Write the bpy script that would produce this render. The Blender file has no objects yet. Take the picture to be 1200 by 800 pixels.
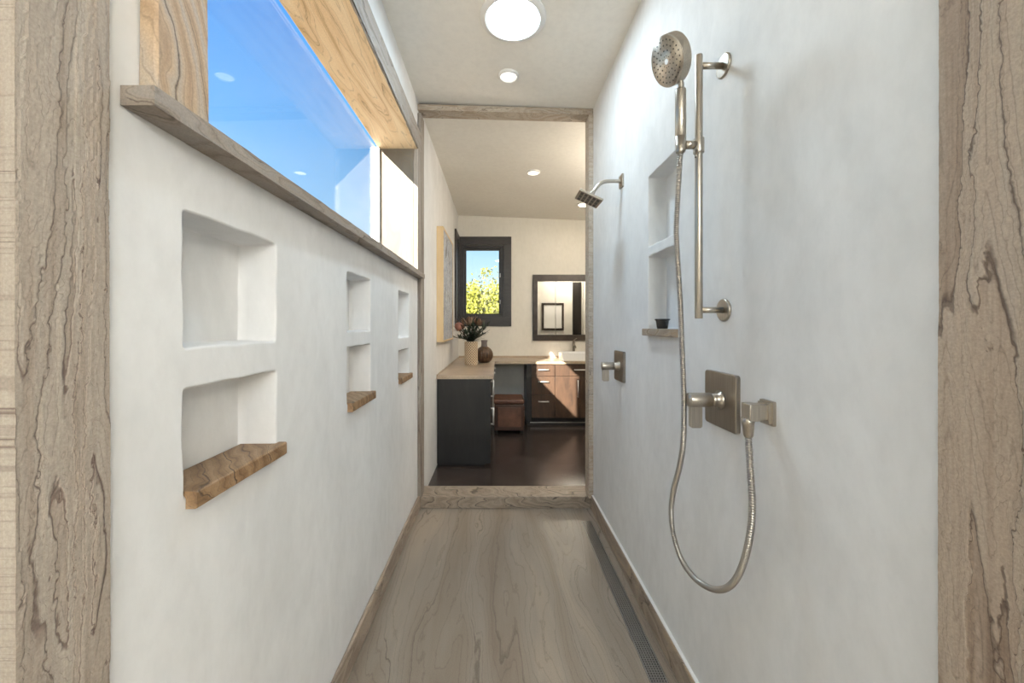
import bpy, bmesh, math, random
from mathutils import Vector, Matrix
random.seed(7)
S = bpy.context.scene
C = S.collection
PI = math.pi
# ------------------------------------------------------------------ camera
F = 455.0; VX, VY = 583.0, 381.0; H = 1.35
cam_d = bpy.data.cameras.new('camera'); cam = bpy.data.objects.new('camera', cam_d); C.objects.link(cam)
cam.location = (0, 0, H); cam.rotation_euler = (PI/2, 0, 0)
cam_d.sensor_width = 36; cam_d.lens = F/1200*36
cam_d.shift_x = (600-VX)/1200; cam_d.shift_y = -(400-VY)/1200
cam_d.clip_start = 0.02
S.camera = cam
# ------------------------------------------------------------------ colour management
S.view_settings.view_transform = 'Standard'; S.view_settings.look = 'None'
S.view_settings.exposure = 0.52; S.view_settings.gamma = 1.0
S.view_settings.use_curve_mapping = False
# ------------------------------------------------------------------ light levels
SUN_E = 22.0
TUNNEL_W = 11.0
SHOWER_DOWN_W = 0.0
BATH_DOWN_W = 3.0
BATH_FILL_W = 38.0
REAR_FILL_W = 128.0
SKY_STRENGTH = 0.88
# world: blue gradient sky
w = bpy.data.worlds.new('sky'); S.world = w; w.use_nodes = True
nt = w.node_tree; nt.nodes.clear()
wo = nt.nodes.new('ShaderNodeOutputWorld'); bg = nt.nodes.new('ShaderNodeBackground')
tc = nt.nodes.new('ShaderNodeTexCoord'); sx = nt.nodes.new('ShaderNodeSeparateXYZ')
cr = nt.nodes.new('ShaderNodeValToRGB')
nt.links.new(tc.outputs['Generated'], sx.inputs[0]); nt.links.new(sx.outputs['Z'], cr.inputs[0])
e = cr.color_ramp.elements
e[0].position = 0.0; e[0].color = (0.80, 0.90, 0.95, 1)
e[1].position = 1.0; e[1].color = (0.07, 0.22, 0.70, 1)
for p, c in ((0.10, (0.62, 0.86, 0.95, 1)), (0.22, (0.36, 0.65, 0.95, 1)), (0.40, (0.19, 0.49, 0.93, 1)), (0.60, (0.09, 0.34, 0.85, 1))):
    q = e.new(p); q.color = c
nt.links.new(cr.outputs[0], bg.inputs['Color']); bg.inputs['Strength'].default_value = SKY_STRENGTH
nt.links.new(bg.outputs[0], wo.inputs[0])
# sun
sd = bpy.data.lights.new('sun', 'SUN'); sd.energy = SUN_E; sd.angle = math.radians(0.53); sd.color = (1.0, 0.91, 0.78)
so = bpy.data.objects.new('sun', sd); C.objects.link(so); so.location = (-6, -9, 9)
so.rotation_euler = Vector((1.0, 2.30, -1.01)).to_track_quat('-Z', 'Y').to_euler()

# ------------------------------------------------------------------ helpers
def vec(*a): return Vector(a)
def wloc(o):
    v = Vector((0, 0, 0))
    while o is not None:
        v = v + Vector(o.location); o = o.parent
    return v
def obj(name, bm, mat, parent=None, loc=None, recalc=True, mods=None):
    """link a bmesh laid out in WORLD coordinates as one mesh object"""
    if recalc: bmesh.ops.recalc_face_normals(bm, faces=bm.faces)
    base = wloc(parent) if parent else Vector((0, 0, 0))
    if loc is not None: base = Vector(loc)
    bmesh.ops.translate(bm, verts=bm.verts, vec=-base)
    me = bpy.data.meshes.new(name); bm.to_mesh(me); bm.free()
    o = bpy.data.objects.new(name, me); C.objects.link(o)
    if mat is not None: me.materials.append(mat)
    if parent: o.parent = parent
    elif loc is not None: o.location = loc
    return o
def thing(name, label, cat, loc, group=None):
    o = bpy.data.objects.new(name, None); C.objects.link(o); o.location = loc
    o.empty_display_size = 0.05
    o['label'] = label; o['category'] = cat
    if group: o['group'] = group
    return o
def tag(o, label, cat, group=None):
    o['label'] = label; o['category'] = cat
    if group: o['group'] = group
    return o
def struct(o, label=None):
    o['kind'] = 'structure'
    if label: o['label'] = label
    return o
def copy_tree(o, parent=None):
    c = o.copy(); C.objects.link(c)
    if parent: c.parent = parent
    for ch in list(o.children): copy_tree(ch, c)
    return c
def B(): return bmesh.new()
def box(bm, x0, x1, y0, y1, z0, z1, bev=0.0, seg=2):
    vs = [bm.verts.new(p) for p in ((x0,y0,z0),(x1,y0,z0),(x1,y1,z0),(x0,y1,z0),(x0,y0,z1),(x1,y0,z1),(x1,y1,z1),(x0,y1,z1))]
    fs = [bm.faces.new([vs[i] for i in f]) for f in ((3,2,1,0),(4,5,6,7),(0,1,5,4),(1,2,6,5),(2,3,7,6),(3,0,4,7))]
    if bev > 0:
        ed = set(e for f in fs for e in f.edges)
        r = bmesh.ops.bevel(bm, geom=list(ed), offset=bev, segments=seg, profile=0.5, affect='EDGES')
        for f in r['faces']: f.smooth = True
    return bm
def tube(bm, pts, rad, n=14, cap=True):
    pts = [Vector(p) for p in pts]
    if not isinstance(rad, (list, tuple)): rad = [rad]*len(pts)
    rings = []; up = None
    for i, p in enumerate(pts):
        a = pts[max(0, i-1)]; b = pts[min(len(pts)-1, i+1)]
        t = (b-a).normalized()
        if up is None:
            up = Vector((0, 0, 1)) if abs(t.z) < 0.9 else Vector((1, 0, 0))
        up = (up - t*up.dot(t)).normalized(); sdv = t.cross(up)
        rings.append([bm.verts.new(p + (up*math.cos(2*PI*k/n) + sdv*math.sin(2*PI*k/n))*rad[i]) for k in range(n)])
    for a, b in zip(rings, rings[1:]):
        for k in range(n):
            f = bm.faces.new((a[k], a[(k+1) % n], b[(k+1) % n], b[k])); f.smooth = True
    if cap:
        bm.faces.new(rings[0]); bm.faces.new(rings[-1])
    return bm
def cyl(bm, p0, p1, r, n=24, bev=0.0):
    p0 = Vector(p0); p1 = Vector(p1)
    if bev:
        d = (p1-p0).normalized()
        # capped with duplicate rings so caps stay crisp
        return tube(bm, [p0, p0+d*bev*0.3, p0+d*bev, p1-d*bev, p1-d*bev*0.3, p1], [r-bev, r-bev*0.3, r, r, r-bev*0.3, r-bev], n)
    return tube(bm, [p0, p1], r, n)
def lathe(bm, prof, cx, cy, n=40, rfun=None, closed_bottom=True):
    rings = []
    for (r, z) in prof:
        rings.append([bm.verts.new((cx + (r if rfun is None else rfun(r, z, 2*PI*k/n))*math.cos(2*PI*k/n),
                                    cy + (r if rfun is None else rfun(r, z, 2*PI*k/n))*math.sin(2*PI*k/n), z)) for k in range(n)])
    for a, b in zip(rings, rings[1:]):
        for k in range(n):
            f = bm.faces.new((a[k], a[(k+1) % n], b[(k+1) % n], b[k])); f.smooth = True
    if closed_bottom: bm.faces.new(rings[0])
    return bm
def smooth_path(pts, n=8):
    pts = [Vector(p) for p in pts]; out = []
    P = [pts[0]*2-pts[1]] + pts + [pts[-1]*2-pts[-2]]
    for i in range(1, len(P)-2):
        for k in range(n):
            t = k/n
            out.append(0.5*((2*P[i]) + (P[i+1]-P[i-1])*t + (2*P[i-1]-5*P[i]+4*P[i+1]-P[i+2])*t*t + (3*P[i]-P[i-1]-3*P[i+1]+P[i+2])*t**3))
    out.append(pts[-1]); return out
def prism(bm, poly, axis, a, b):
    """extrude a 2D polygon; axis 'z': poly=(x,y); 'y': poly=(x,z); 'x': poly=(y,z)"""
    def m(p, t): return {'z': (p[0], p[1], t), 'y': (p[0], t, p[1]), 'x': (t, p[0], p[1])}[axis]
    A = [bm.verts.new(m(p, a)) for p in poly]; Bv = [bm.verts.new(m(p, b)) for p in poly]
    bm.faces.new(A); bm.faces.new(list(reversed(Bv)))
    n = len(poly)
    for i in range(n): bm.faces.new((A[i], A[(i+1) % n], Bv[(i+1) % n], Bv[i]))
    return bm
def rrect(cx, cy, w_, h_, r, k=5):
    out = []
    for (sx_, sy_, a0) in ((1, 1, 0), (-1, 1, PI/2), (-1, -1, PI), (1, -1, 1.5*PI)):
        for i in range(k+1):
            a = a0 + PI/2*i/k
            out.append((cx+sx_*(w_/2-r)+r*math.cos(a), cy+sy_*(h_/2-r)+r*math.sin(a)))
    return out
def rough_slab(bm, x0, x1, y0, y1, z0, z1, axis, amp=0.003, step=0.02, seed=0):
    """a split-stone slab: long box whose edges waver along `axis`"""
    rnd = random.Random(seed)
    lo = {'x': x0, 'y': y0, 'z': z0}[axis]; hi = {'x': x1, 'y': y1, 'z': z1}[axis]
    n = max(2, int((hi-lo)/step)); rings = []
    j = [[0, 0] for _ in range(8)]
    for i in range(n+1):
        t = lo+(hi-lo)*i/n
        r = []
        b = min(amp*1.0, 0.004)
        if axis == 'y': c = [(x0, z0), (x1, z0), (x1, z1), (x0, z1)]
        elif axis == 'x': c = [(y0, z0), (y1, z0), (y1, z1), (y0, z1)]
        else: c = [(x0, y0), (x1, y0), (x1, y1), (x0, y1)]
        cxm = sum(q[0] for q in c)/4; cym = sum(q[1] for q in c)/4
        k = 0
        pts2 = []
        for q in range(4):
            sxn = 1 if c[q][0] > cxm else -1; syn = 1 if c[q][1] > cym else -1
            # two verts per corner => chipped chamfer
            order = [(0, 1), (1, 0)] if (q % 2 == 0) else [(1, 0), (0, 1)]
            for (ox, oy) in order:
                j[k][0] = 0.6*j[k][0] + 0.4*abs(rnd.gauss(0, amp))*1.6
                cham = 0.0012 + j[k][0]
                pts2.append((c[q][0]-sxn*cham*ox, c[q][1]-syn*cham*oy)); k += 1
        for p in pts2:
            if axis == 'y': r.append(bm.verts.new((p[0], t, p[1])))
            elif axis == 'x': r.append(bm.verts.new((t, p[0], p[1])))
            else: r.append(bm.verts.new((p[0], p[1], t)))
        rings.append(r)
    for a, b_ in zip(rings, rings[1:]):
        for k in range(8): bm.faces.new((a[k], a[(k+1) % 8], b_[(k+1) % 8], b_[k]))
    bm.faces.new(rings[0]); bm.faces.new(rings[-1])
    return bm

from mathutils import noise as mnoise
def ledge_face(bm, x_face, inward, y0, y1, z0, z1, depth, lines, seed, step=0.0025, fy=20.0, fz=1.3):
    """split-stone face: a fine grid on the plane x=x_face whose bedding layers step back into the slab"""
    lay = bm.verts.layers.float.new('strata')
    ny = int((y1-y0)/step); nz = int((z1-z0)/(step*1.6)); grid = []
    o = Vector((seed*7.1, seed*3.3, seed*1.9))
    for j in range(nz+1):
        z = z0+(z1-z0)*j/nz; row = []
        for i in range(ny+1):
            y = y0+(y1-y0)*i/ny
            p = Vector((y*22, z*3.2, 0))+o
            w1 = mnoise.noise(p)*0.018 + mnoise.noise(Vector((y*60, z*16, 3))+o)*0.008
            w2 = mnoise.fractal(Vector((y*170, z*75, 9))+o, 0.9, 2.1, 3)*0.0040
            q = Vector(((y+w1+w2)*fy, (z+w1*2)*fz, 1.0))+o
            s_ = 0.5 + 0.30*mnoise.noise(q) + 0.10*mnoise.noise(q*2.3) + 0.05*mnoise.noise(Vector((y*9, z*0.3, 5))+o)*3
            k = s_*lines + 0.5; f = k-math.floor(k)
            lev = math.floor(k) - (1-min(1, f/0.07))*0.5 + (0.5*max(0, (f-0.93)/0.07))
            edge = min(1, min(i, ny-i)/1.5)
            h = depth*(max(0.0, min(1.0, (lev/lines-0.15)/0.7))) + mnoise.fractal(Vector((y*130, z*60, 2))+o, 0.8, 2.0, 3)*0.0006
            v = bm.verts.new((x_face - inward*max(0.0003, depth-h), y, z)); v[lay] = s_; row.append(v)
        grid.append(row)
    for a, b in zip(grid, grid[1:]):
        for i in range(ny): bm.faces.new((a[i], a[i+1], b[i+1], b[i]))
    # closed rim back into the slab
    def rim(vs):
        bk = []
        for v in vs:
            n_ = bm.verts.new((x_face-inward*(depth+0.02), v.co.y, v.co.z)); n_[lay] = v[lay]; bk.append(n_)
        for i in range(len(vs)-1): bm.faces.new((vs[i], vs[i+1], bk[i+1], bk[i]))
    rim([r[0] for r in grid]); rim([r[-1] for r in grid]); rim(grid[0]); rim(grid[-1])
    return bm
# ------------------------------------------------------------------ materials
def newmat(name):
    m = bpy.data.materials.new(name); m.use_nodes = True
    nt = m.node_tree; b = nt.nodes['Principled BSDF']
    return m, nt, b
def simple(name, col, rough=0.5, metal=0.0, spec=None, bump=0.0, bscale=200):
    m, nt, b = newmat(name)
    b.inputs['Base Color'].default_value = (*col, 1); b.inputs['Roughness'].default_value = rough
    b.inputs['Metallic'].default_value = metal
    if spec is not None: b.inputs['Specular IOR Level'].default_value = spec
    if bump:
        t = nt.nodes.new('ShaderNodeTexCoord'); n = nt.nodes.new('ShaderNodeTexNoise'); n.inputs['Scale'].default_value = bscale
        bp = nt.nodes.new('ShaderNodeBump'); bp.inputs['Strength'].default_value = bump; bp.inputs['Distance'].default_value = 0.002
        nt.links.new(t.outputs['Object'], n.inputs[0]); nt.links.new(n.outputs[0], bp.inputs['Height']); nt.links.new(bp.outputs[0], b.inputs['Normal'])
    return m
def emis(name, col, st):
    m, nt, b = newmat(name)
    b.inputs['Base Color'].default_value = (*col, 1)
    b.inputs['Emission Color'].default_value = (*col, 1); b.inputs['Emission Strength'].default_value = st
    return m
def ramp(nt, stops, interp='LINEAR'):
    r = nt.nodes.new('ShaderNodeValToRGB'); r.color_ramp.interpolation = interp
    e = r.color_ramp.elements
    while len(e) > 1: e.remove(e[-1])
    e[0].position = stops[0][0]; e[0].color = (*stops[0][1], 1)
    for p, c in stops[1:]:
        q = e.new(p); q.color = (*c, 1)
    return r
def mathn(nt, op, a, b=None, c=None):
    n = nt.nodes.new('ShaderNodeMath'); n.operation = op
    for i, v in enumerate((a, b, c)):
        if v is None: continue
        if isinstance(v, (int, float)): n.inputs[i].default_value = v
        else: nt.links.new(v, n.inputs[i])
    return n.outputs[0]
def noise(nt, vecs, scale, detail=2, rough=0.5, dist=0.0):
    n = nt.nodes.new('ShaderNodeTexNoise'); n.inputs['Scale'].default_value = scale
    n.inputs['Detail'].default_value = detail; n.inputs['Roughness'].default_value = rough; n.inputs['Distortion'].default_value = dist
    nt.links.new(vecs, n.inputs['Vector']); return n
def mixc(nt, fac, a, b, mode='MIX'):
    n = nt.nodes.new('ShaderNodeMix'); n.data_type = 'RGBA'; n.blend_type = mode
    if isinstance(fac, (int, float)): n.inputs[0].default_value = fac
    else: nt.links.new(fac, n.inputs[0])
    for i, v in ((6, a), (7, b)):
        if isinstance(v, tuple): n.inputs[i].default_value = (*v, 1)
        else: nt.links.new(v, n.inputs[i])
    return n.outputs[2]
def stone(name, scl, tones, line_col=(0.06, 0.035, 0.022), seed=0.0, bands=9, lines=5, rough=0.55, warp=0.25, line_w=0.06, line_amt=0.85, bumpd=0.004, base=1.0, rot=(0,0,0), jag=0.03, jscl=(14,14,9), streak=None, attr=None, grad=None, namp=1.0):
    """bedded sandstone: warped noise strata, thin dark contour lines, stepped split surface"""
    m, nt, b = newmat(name)
    t = nt.nodes.new('ShaderNodeTexCoord')
    mp = nt.nodes.new('ShaderNodeMapping'); mp.inputs['Scale'].default_value = scl; mp.inputs['Location'].default_value = (seed, seed*1.7, seed*0.6)
    mp.inputs['Rotation'].default_value = rot
    nt.links.new(t.outputs['Object'], mp.inputs[0])
    wn = noise(nt, mp.outputs[0], 1.6*base, 3, 0.55)
    vm = nt.nodes.new('ShaderNodeVectorMath'); vm.operation = 'SCALE'; vm.inputs['Scale'].default_value = warp
    nt.links.new(wn.outputs['Color'], vm.inputs[0])
    va = nt.nodes.new('ShaderNodeVectorMath'); va.operation = 'ADD'
    nt.links.new(mp.outputs[0], va.inputs[0]); nt.links.new(vm.outputs[0], va.inputs[1])
    A = noise(nt, va.outputs[0], 1.1*base, 2.2, 0.42)
    D = noise(nt, va.outputs[0], 5.0*base, 5, 0.62)
    ad = mathn(nt, 'ADD', A.outputs['Fac'], mathn(nt, 'MULTIPLY', mathn(nt, 'SUBTRACT', D.outputs['Fac'], 0.5), 0.06))
    jm = nt.nodes.new('ShaderNodeMapping'); jm.inputs['Scale'].default_value = jscl; nt.links.new(t.outputs['Object'], jm.inputs[0])
    J = noise(nt, jm.outputs[0], 1.0, 6, 0.7)
    ad = mathn(nt, 'ADD', ad, mathn(nt, 'MULTIPLY', mathn(nt, 'SUBTRACT', J.outputs['Fac'], 0.5), jag))
    if grad:
        dp = nt.nodes.new('ShaderNodeVectorMath'); dp.operation = 'DOT_PRODUCT'; dp.inputs[1].default_value = grad; nt.links.new(t.outputs['Object'], dp.inputs[0])
        ad = mathn(nt, 'ADD', mathn(nt, 'MULTIPLY', ad, namp), mathn(nt, 'ADD', dp.outputs['Value'], 10.0))
    if attr:
        an = nt.nodes.new('ShaderNodeAttribute'); an.attribute_name = attr; ad = an.outputs['Fac']
    # strata tone
    k = mathn(nt, 'FRACT', mathn(nt, 'MULTIPLY', ad, float(bands)))
    tri = mathn(nt, 'ABSOLUTE', mathn(nt, 'SUBTRACT', mathn(nt, 'MULTIPLY', k, 2.0), 1.0))
    mixv = mathn(nt, 'ADD', mathn(nt, 'MULTIPLY', tri, 0.35), mathn(nt, 'MULTIPLY', D.outputs['Fac'], 0.25))
    big = noise(nt, mp.outputs[0], 0.7*base, 2, 0.5)
    tone = mathn(nt, 'ADD', mixv, mathn(nt, 'MULTIPLY', big.outputs['Fac'], 0.55))
    if attr:
        wnn = nt.nodes.new('ShaderNodeTexWhiteNoise'); wnn.noise_dimensions = '1D'
        nt.links.new(mathn(nt, 'FLOOR', mathn(nt, 'ADD', mathn(nt, 'MULTIPLY', ad, float(lines)), 0.5)), wnn.inputs['W'])
        tone = mathn(nt, 'ADD', mathn(nt, 'MULTIPLY', big.outputs['Fac'], 0.55), mathn(nt, 'ADD', mathn(nt, 'MULTIPLY', wnn.outputs['Value'], 0.30), mathn(nt, 'MULTIPLY', D.outputs['Fac'], 0.25)))
    if streak:
        sm = nt.nodes.new('ShaderNodeMapping'); sm.inputs['Scale'].default_value = streak; nt.links.new(va.outputs[0] if False else t.outputs['Object'], sm.inputs[0])
        SN = noise(nt, sm.outputs[0], 1.0, 4, 0.65, 0.4)
        tone = mathn(nt, 'ADD', tone, mathn(nt, 'MULTIPLY', mathn(nt, 'SUBTRACT', SN.outputs['Fac'], 0.5), 0.55))
    n = len(tones)
    cr = ramp(nt, [(0.22+0.62*i/(n-1), tones[i]) for i in range(n)])
    nt.links.new(tone, cr.inputs[0])
    # contour lines
    L = mathn(nt, 'FRACT', mathn(nt, 'MULTIPLY', ad, float(lines)))
    Ld = mathn(nt, 'ABSOLUTE', mathn(nt, 'SUBTRACT', L, 0.5))
    msk = noise(nt, mp.outputs[0], 2.3*base, 2, 0.5)
    wv = mathn(nt, 'MULTIPLY', mathn(nt, 'MAXIMUM', mathn(nt, 'SUBTRACT', msk.outputs['Fac'], 0.36), 0.0), line_w*4)
    lin = mathn(nt, 'SUBTRACT', 1.0, mathn(nt, 'SMOOTH_MIN', mathn(nt, 'DIVIDE', Ld, mathn(nt, 'ADD', wv, 0.002)), 1.0, 0.2))
    lin = mathn(nt, 'MAXIMUM', lin, 0.0)
    L2 = mathn(nt, 'FRACT', mathn(nt, 'MULTIPLY', ad, float(lines)*4.3))
    lin2 = mathn(nt, 'MULTIPLY', mathn(nt, 'MAXIMUM', mathn(nt, 'SUBTRACT', 1.0, mathn(nt, 'DIVIDE', mathn(nt, 'ABSOLUTE', mathn(nt, 'SUBTRACT', L2, 0.5)), 0.10)), 0.0), 0.30)
    tot = mathn(nt, 'MINIMUM', mathn(nt, 'ADD', mathn(nt, 'MULTIPLY', lin, line_amt), lin2), 0.92)
    col = mixc(nt, tot, cr.outputs[0], line_col)
    g = noise(nt, t.outputs['Object'], 260, 3, 0.7)
    gr = ramp(nt, [(0.3, (0.82, 0.82, 0.82)), (0.7, (1.12, 1.12, 1.12))]); nt.links.new(g.outputs[0], gr.inputs[0])
    col = mixc(nt, 1.0, col, gr.outputs[0], 'MULTIPLY')
    nt.links.new(col, b.inputs['Base Color'])
    b.inputs['Roughness'].default_value = rough
    # relief: stepped layers and grooves
    st = mathn(nt, 'FLOOR', mathn(nt, 'ADD', mathn(nt, 'MULTIPLY', ad, float(lines)), 0.5))
    hgt = mathn(nt, 'ADD', mathn(nt, 'MULTIPLY', st, 0.5), mathn(nt, 'MULTIPLY', tot, -0.7))
    hgt = mathn(nt, 'ADD', hgt, mathn(nt, 'MULTIPLY', g.outputs[0], 0.12))
    bp = nt.nodes.new('ShaderNodeBump'); bp.inputs['Strength'].default_value = 0.55; bp.inputs['Distance'].default_value = bumpd
    nt.links.new(hgt, bp.inputs['Height']); nt.links.new(bp.outputs[0], b.inputs['Normal'])
    return m
def ledge_mat(key, name, tones, lines, line_col, streak, seed):  # line_col also puts the shade of the ledge steps into the colour
    M[key] = stone(name, (4, 4, 0.5), tones, line_col=line_col, seed=seed, bands=lines, lines=lines, line_w=0.075, warp=0.3, bumpd=0.002, rough=0.68, line_amt=0.8, streak=streak, attr='strata')
def plaster(name, c0, c1, rough=0.62):
    m, nt, b = newmat(name)
    t = nt.nodes.new('ShaderNodeTexCoord')
    mp = nt.nodes.new('ShaderNodeMapping'); mp.inputs['Scale'].default_value = (1, 1, 0.55); nt.links.new(t.outputs['Object'], mp.inputs[0])
    n1 = noise(nt, mp.outputs[0], 3.2, 6, 0.62, 0.6)
    cr = ramp(nt, [(0.32, c0), (0.62, c1)]); nt.links.new(n1.outputs[0], cr.inputs[0])
    n3 = noise(nt, mp.outputs[0], 26, 4, 0.6)
    c3 = ramp(nt, [(0.3, (0.95, 0.95, 0.95)), (0.6, (1.0, 1.0, 1.0))]); nt.links.new(n3.outputs[0], c3.inputs[0])
    nt.links.new(mixc(nt, 1.0, cr.outputs[0], c3.outputs[0], 'MULTIPLY'), b.inputs['Base Color'])
    b.inputs['Roughness'].default_value = rough
    n2 = noise(nt, t.outputs['Object'], 38, 6, 0.65)
    n4 = noise(nt, mp.outputs[0], 6, 3, 0.5)
    bp = nt.nodes.new('ShaderNodeBump'); bp.inputs['Strength'].default_value = 0.35; bp.inputs['Distance'].default_value = 0.004
    nt.links.new(mathn(nt, 'ADD', mathn(nt, 'MULTIPLY', n2.outputs[0], 0.35), n4.outputs[0]), bp.inputs['Height']); nt.links.new(bp.outputs[0], b.inputs['Normal'])
    return m
def wood(name, c0, c1, scl=(30, 3, 3), rough=0.4):
    m, nt, b = newmat(name)
    t = nt.nodes.new('ShaderNodeTexCoord'); mp = nt.nodes.new('ShaderNodeMapping'); mp.inputs['Scale'].default_value = scl
    nt.links.new(t.outputs['Object'], mp.inputs[0])
    n1 = noise(nt, mp.outputs[0], 2.2, 5, 0.6, 0.8)
    cr = ramp(nt, [(0.3, c0), (0.7, c1)]); nt.links.new(n1.outputs[0], cr.inputs[0])
    nt.links.new(cr.outputs[0], b.inputs['Base Color']); b.inputs['Roughness'].default_value = rough
    return m

M = {}
M['plaster'] = plaster('hand_trowelled_plaster', (0.69, 0.685, 0.675), (0.775, 0.772, 0.765))
M['paint'] = plaster('warm_white_paint', (0.72, 0.69, 0.62), (0.75, 0.72, 0.655), 0.7)
M['ceil'] = plaster('ceiling_paint', (0.84, 0.805, 0.74), (0.86, 0.83, 0.765), 0.75)
GREY = [(0.15, 0.112, 0.085), (0.235, 0.19, 0.152), (0.32, 0.265, 0.215), (0.29, 0.255, 0.222), (0.39, 0.32, 0.255)]
TAN = [(0.24, 0.145, 0.075), (0.40, 0.27, 0.16), (0.50, 0.36, 0.23), (0.44, 0.36, 0.28), (0.56, 0.43, 0.29)]
M['jamb_stone'] = stone('split_sandstone_upright', (7.5, 7.5, 0.42), [(0.13,0.098,0.076),(0.21,0.168,0.135),(0.285,0.24,0.20),(0.31,0.275,0.235),(0.42,0.34,0.27)], line_col=(0.10,0.06,0.045), seed=3.1, bands=5, lines=9, line_w=0.05, warp=0.30, bumpd=0.012, rough=0.65, jag=0.05, jscl=(16,16,5), streak=(75,75,1.6))
M['jamb_stone_tan'] = stone('tan_sandstone_upright', (6.0, 6.0, 0.40), [(0.18,0.12,0.08),(0.285,0.21,0.15),(0.36,0.285,0.215),(0.36,0.30,0.24),(0.46,0.355,0.255)], line_col=(0.085,0.045,0.03), seed=8.4, bands=5, lines=8, line_w=0.04, warp=0.35, bumpd=0.010, rough=0.65, jag=0.04, jscl=(14,14,5), streak=(60,60,1.2))
M['casing_stone'] = stone('casing_sandstone', (3.0, 3.0, 1.4), TAN, seed=12.3, grad=(1.0,3.0,1.6), namp=0.9, bands=8, lines=6, line_w=0.05, warp=0.4, line_amt=0.7, rough=0.6, bumpd=0.003)
M['sill_stone'] = stone('grey_sandstone_sill', (4.0, 2.0, 9.0), GREY, seed=5.7, bands=7, lines=4, line_w=0.04, warp=0.35, line_amt=0.7, rough=0.6)
M['soffit_stone'] = stone('honey_sandstone', (5.5, 0.8, 5.5), [(0.52,0.34,0.17),(0.66,0.48,0.28),(0.76,0.58,0.37),(0.80,0.64,0.43),(0.84,0.70,0.50)], seed=1.9, bands=6, lines=6, line_w=0.03, warp=0.35, line_amt=0.6, rough=0.6, jag=0.008, streak=(30,3,30))
M['reveal_stone'] = stone('pale_sandstone', (3.0, 3.0, 1.6), [(0.10,0.082,0.058),(0.13,0.112,0.086),(0.15,0.134,0.107),(0.175,0.158,0.128)], line_col=(0.22,0.15,0.09), seed=22.0, bands=6, lines=5, line_w=0.03, warp=0.45, line_amt=0.5, rough=0.6)
M['shelf_stone'] = stone('brown_sandstone_shelf', (7, 4.5, 10), [(0.10,0.05,0.022),(0.21,0.118,0.055),(0.31,0.19,0.098),(0.38,0.25,0.14)], seed=31.0, grad=(2.6,2.6,0), namp=0.6, bands=7, lines=5, line_w=0.05, warp=0.45, rough=0.5, rot=(0,0,0.5))
ledge_mat('ledge_grey', 'split_grey_sandstone', [(0.15,0.11,0.085),(0.25,0.20,0.158),(0.36,0.30,0.245),(0.40,0.35,0.295),(0.60,0.49,0.39)], 13, (0.105,0.063,0.05), (85,85,2.2), 3.1)
ledge_mat('ledge_tan', 'split_tan_sandstone', [(0.22,0.155,0.108),(0.34,0.255,0.19),(0.44,0.35,0.27),(0.44,0.37,0.30),(0.56,0.44,0.33)], 10, (0.075,0.042,0.028), (70,70,1.6), 8.4)
M['floor_stone'] = stone('honed_sandstone_floor', (2.6, 0.42, 1.0), [(0.195,0.150,0.112),(0.245,0.197,0.153),(0.275,0.226,0.180),(0.295,0.248,0.203),(0.345,0.282,0.222)], line_col=(0.085,0.06,0.042), seed=14.0, bands=4, lines=7, line_w=0.035, warp=0.45, line_amt=0.6, rough=0.36, bumpd=0.0012, jag=0.05, jscl=(11,5,5), streak=(14,1.4,5), grad=(0.95,0.05,0), namp=0.9)
M['step_stone'] = stone('veined_sandstone_step', (2.6, 4.0, 6.0), [(0.17,0.125,0.09),(0.26,0.205,0.155),(0.32,0.26,0.205),(0.38,0.305,0.23)], line_col=(0.04,0.025,0.017), seed=41.0, bands=9, lines=6, line_w=0.10, line_amt=0.95, grad=(1.1,1.5,0.8), namp=1.1, warp=0.5, rough=0.45, bumpd=0.002)
M['lintel_stone'] = stone('veined_sandstone_lintel', (2.4, 4.0, 9.0), [(0.28,0.21,0.15),(0.43,0.35,0.27),(0.50,0.43,0.35),(0.55,0.47,0.37)], seed=47.0, bands=8, lines=7, line_w=0.04, warp=0.5, rough=0.5, bumpd=0.002)
M['base_stone'] = stone('sandstone_skirting', (5, 1.6, 7), [(0.19,0.14,0.10),(0.30,0.235,0.18),(0.37,0.30,0.235),(0.45,0.34,0.23)], seed=52.0, bands=8, lines=6, line_w=0.05, warp=0.4, rough=0.5, bumpd=0.003)
def brushed(name, col, rough):
    m, nt, b = newmat(name)
    t = nt.nodes.new('ShaderNodeTexCoord'); mp = nt.nodes.new('ShaderNodeMapping'); mp.inputs['Scale'].default_value = (400, 400, 8)
    nt.links.new(t.outputs['Object'], mp.inputs[0]); n = noise(nt, mp.outputs[0], 1.0, 3, 0.6)
    cr = ramp(nt, [(0.3, tuple(c*0.85 for c in col)), (0.7, tuple(min(1, c*1.12) for c in col))]); nt.links.new(n.outputs[0], cr.inputs[0])
    nt.links.new(cr.outputs[0], b.inputs['Base Color']); b.inputs['Metallic'].default_value = 1; b.inputs['Roughness'].default_value = rough
    return m
M['nickel'] = brushed('brushed_nickel', (0.47, 0.425, 0.365), 0.30)
M['nickel_dark'] = brushed('brushed_nickel_plate', (0.33, 0.29, 0.245), 0.34)
M['nickel_hose'] = simple('nickel_hose', (0.42, 0.39, 0.35), 0.34, 1.0)
M['steel'] = simple('stainless_grate', (0.46, 0.45, 0.43), 0.4, 1.0)
M['trough'] = simple('dark_trough', (0.02, 0.02, 0.02), 0.6)
M['rubber'] = simple('grey_rubber', (0.10, 0.095, 0.09), 0.6)
M['chrome'] = simple('chrome', (0.8, 0.8, 0.8), 0.12, 1.0)
M['pull'] = simple('satin_bar_pull', (0.75, 0.73, 0.70), 0.45, 0.6)
M['faceplate'] = simple('spray_face', (0.80, 0.73, 0.58), 0.65, 0.0, 0.25)
M['white_frame'] = simple('white_frame', (0.85, 0.84, 0.81), 0.45)
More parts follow.
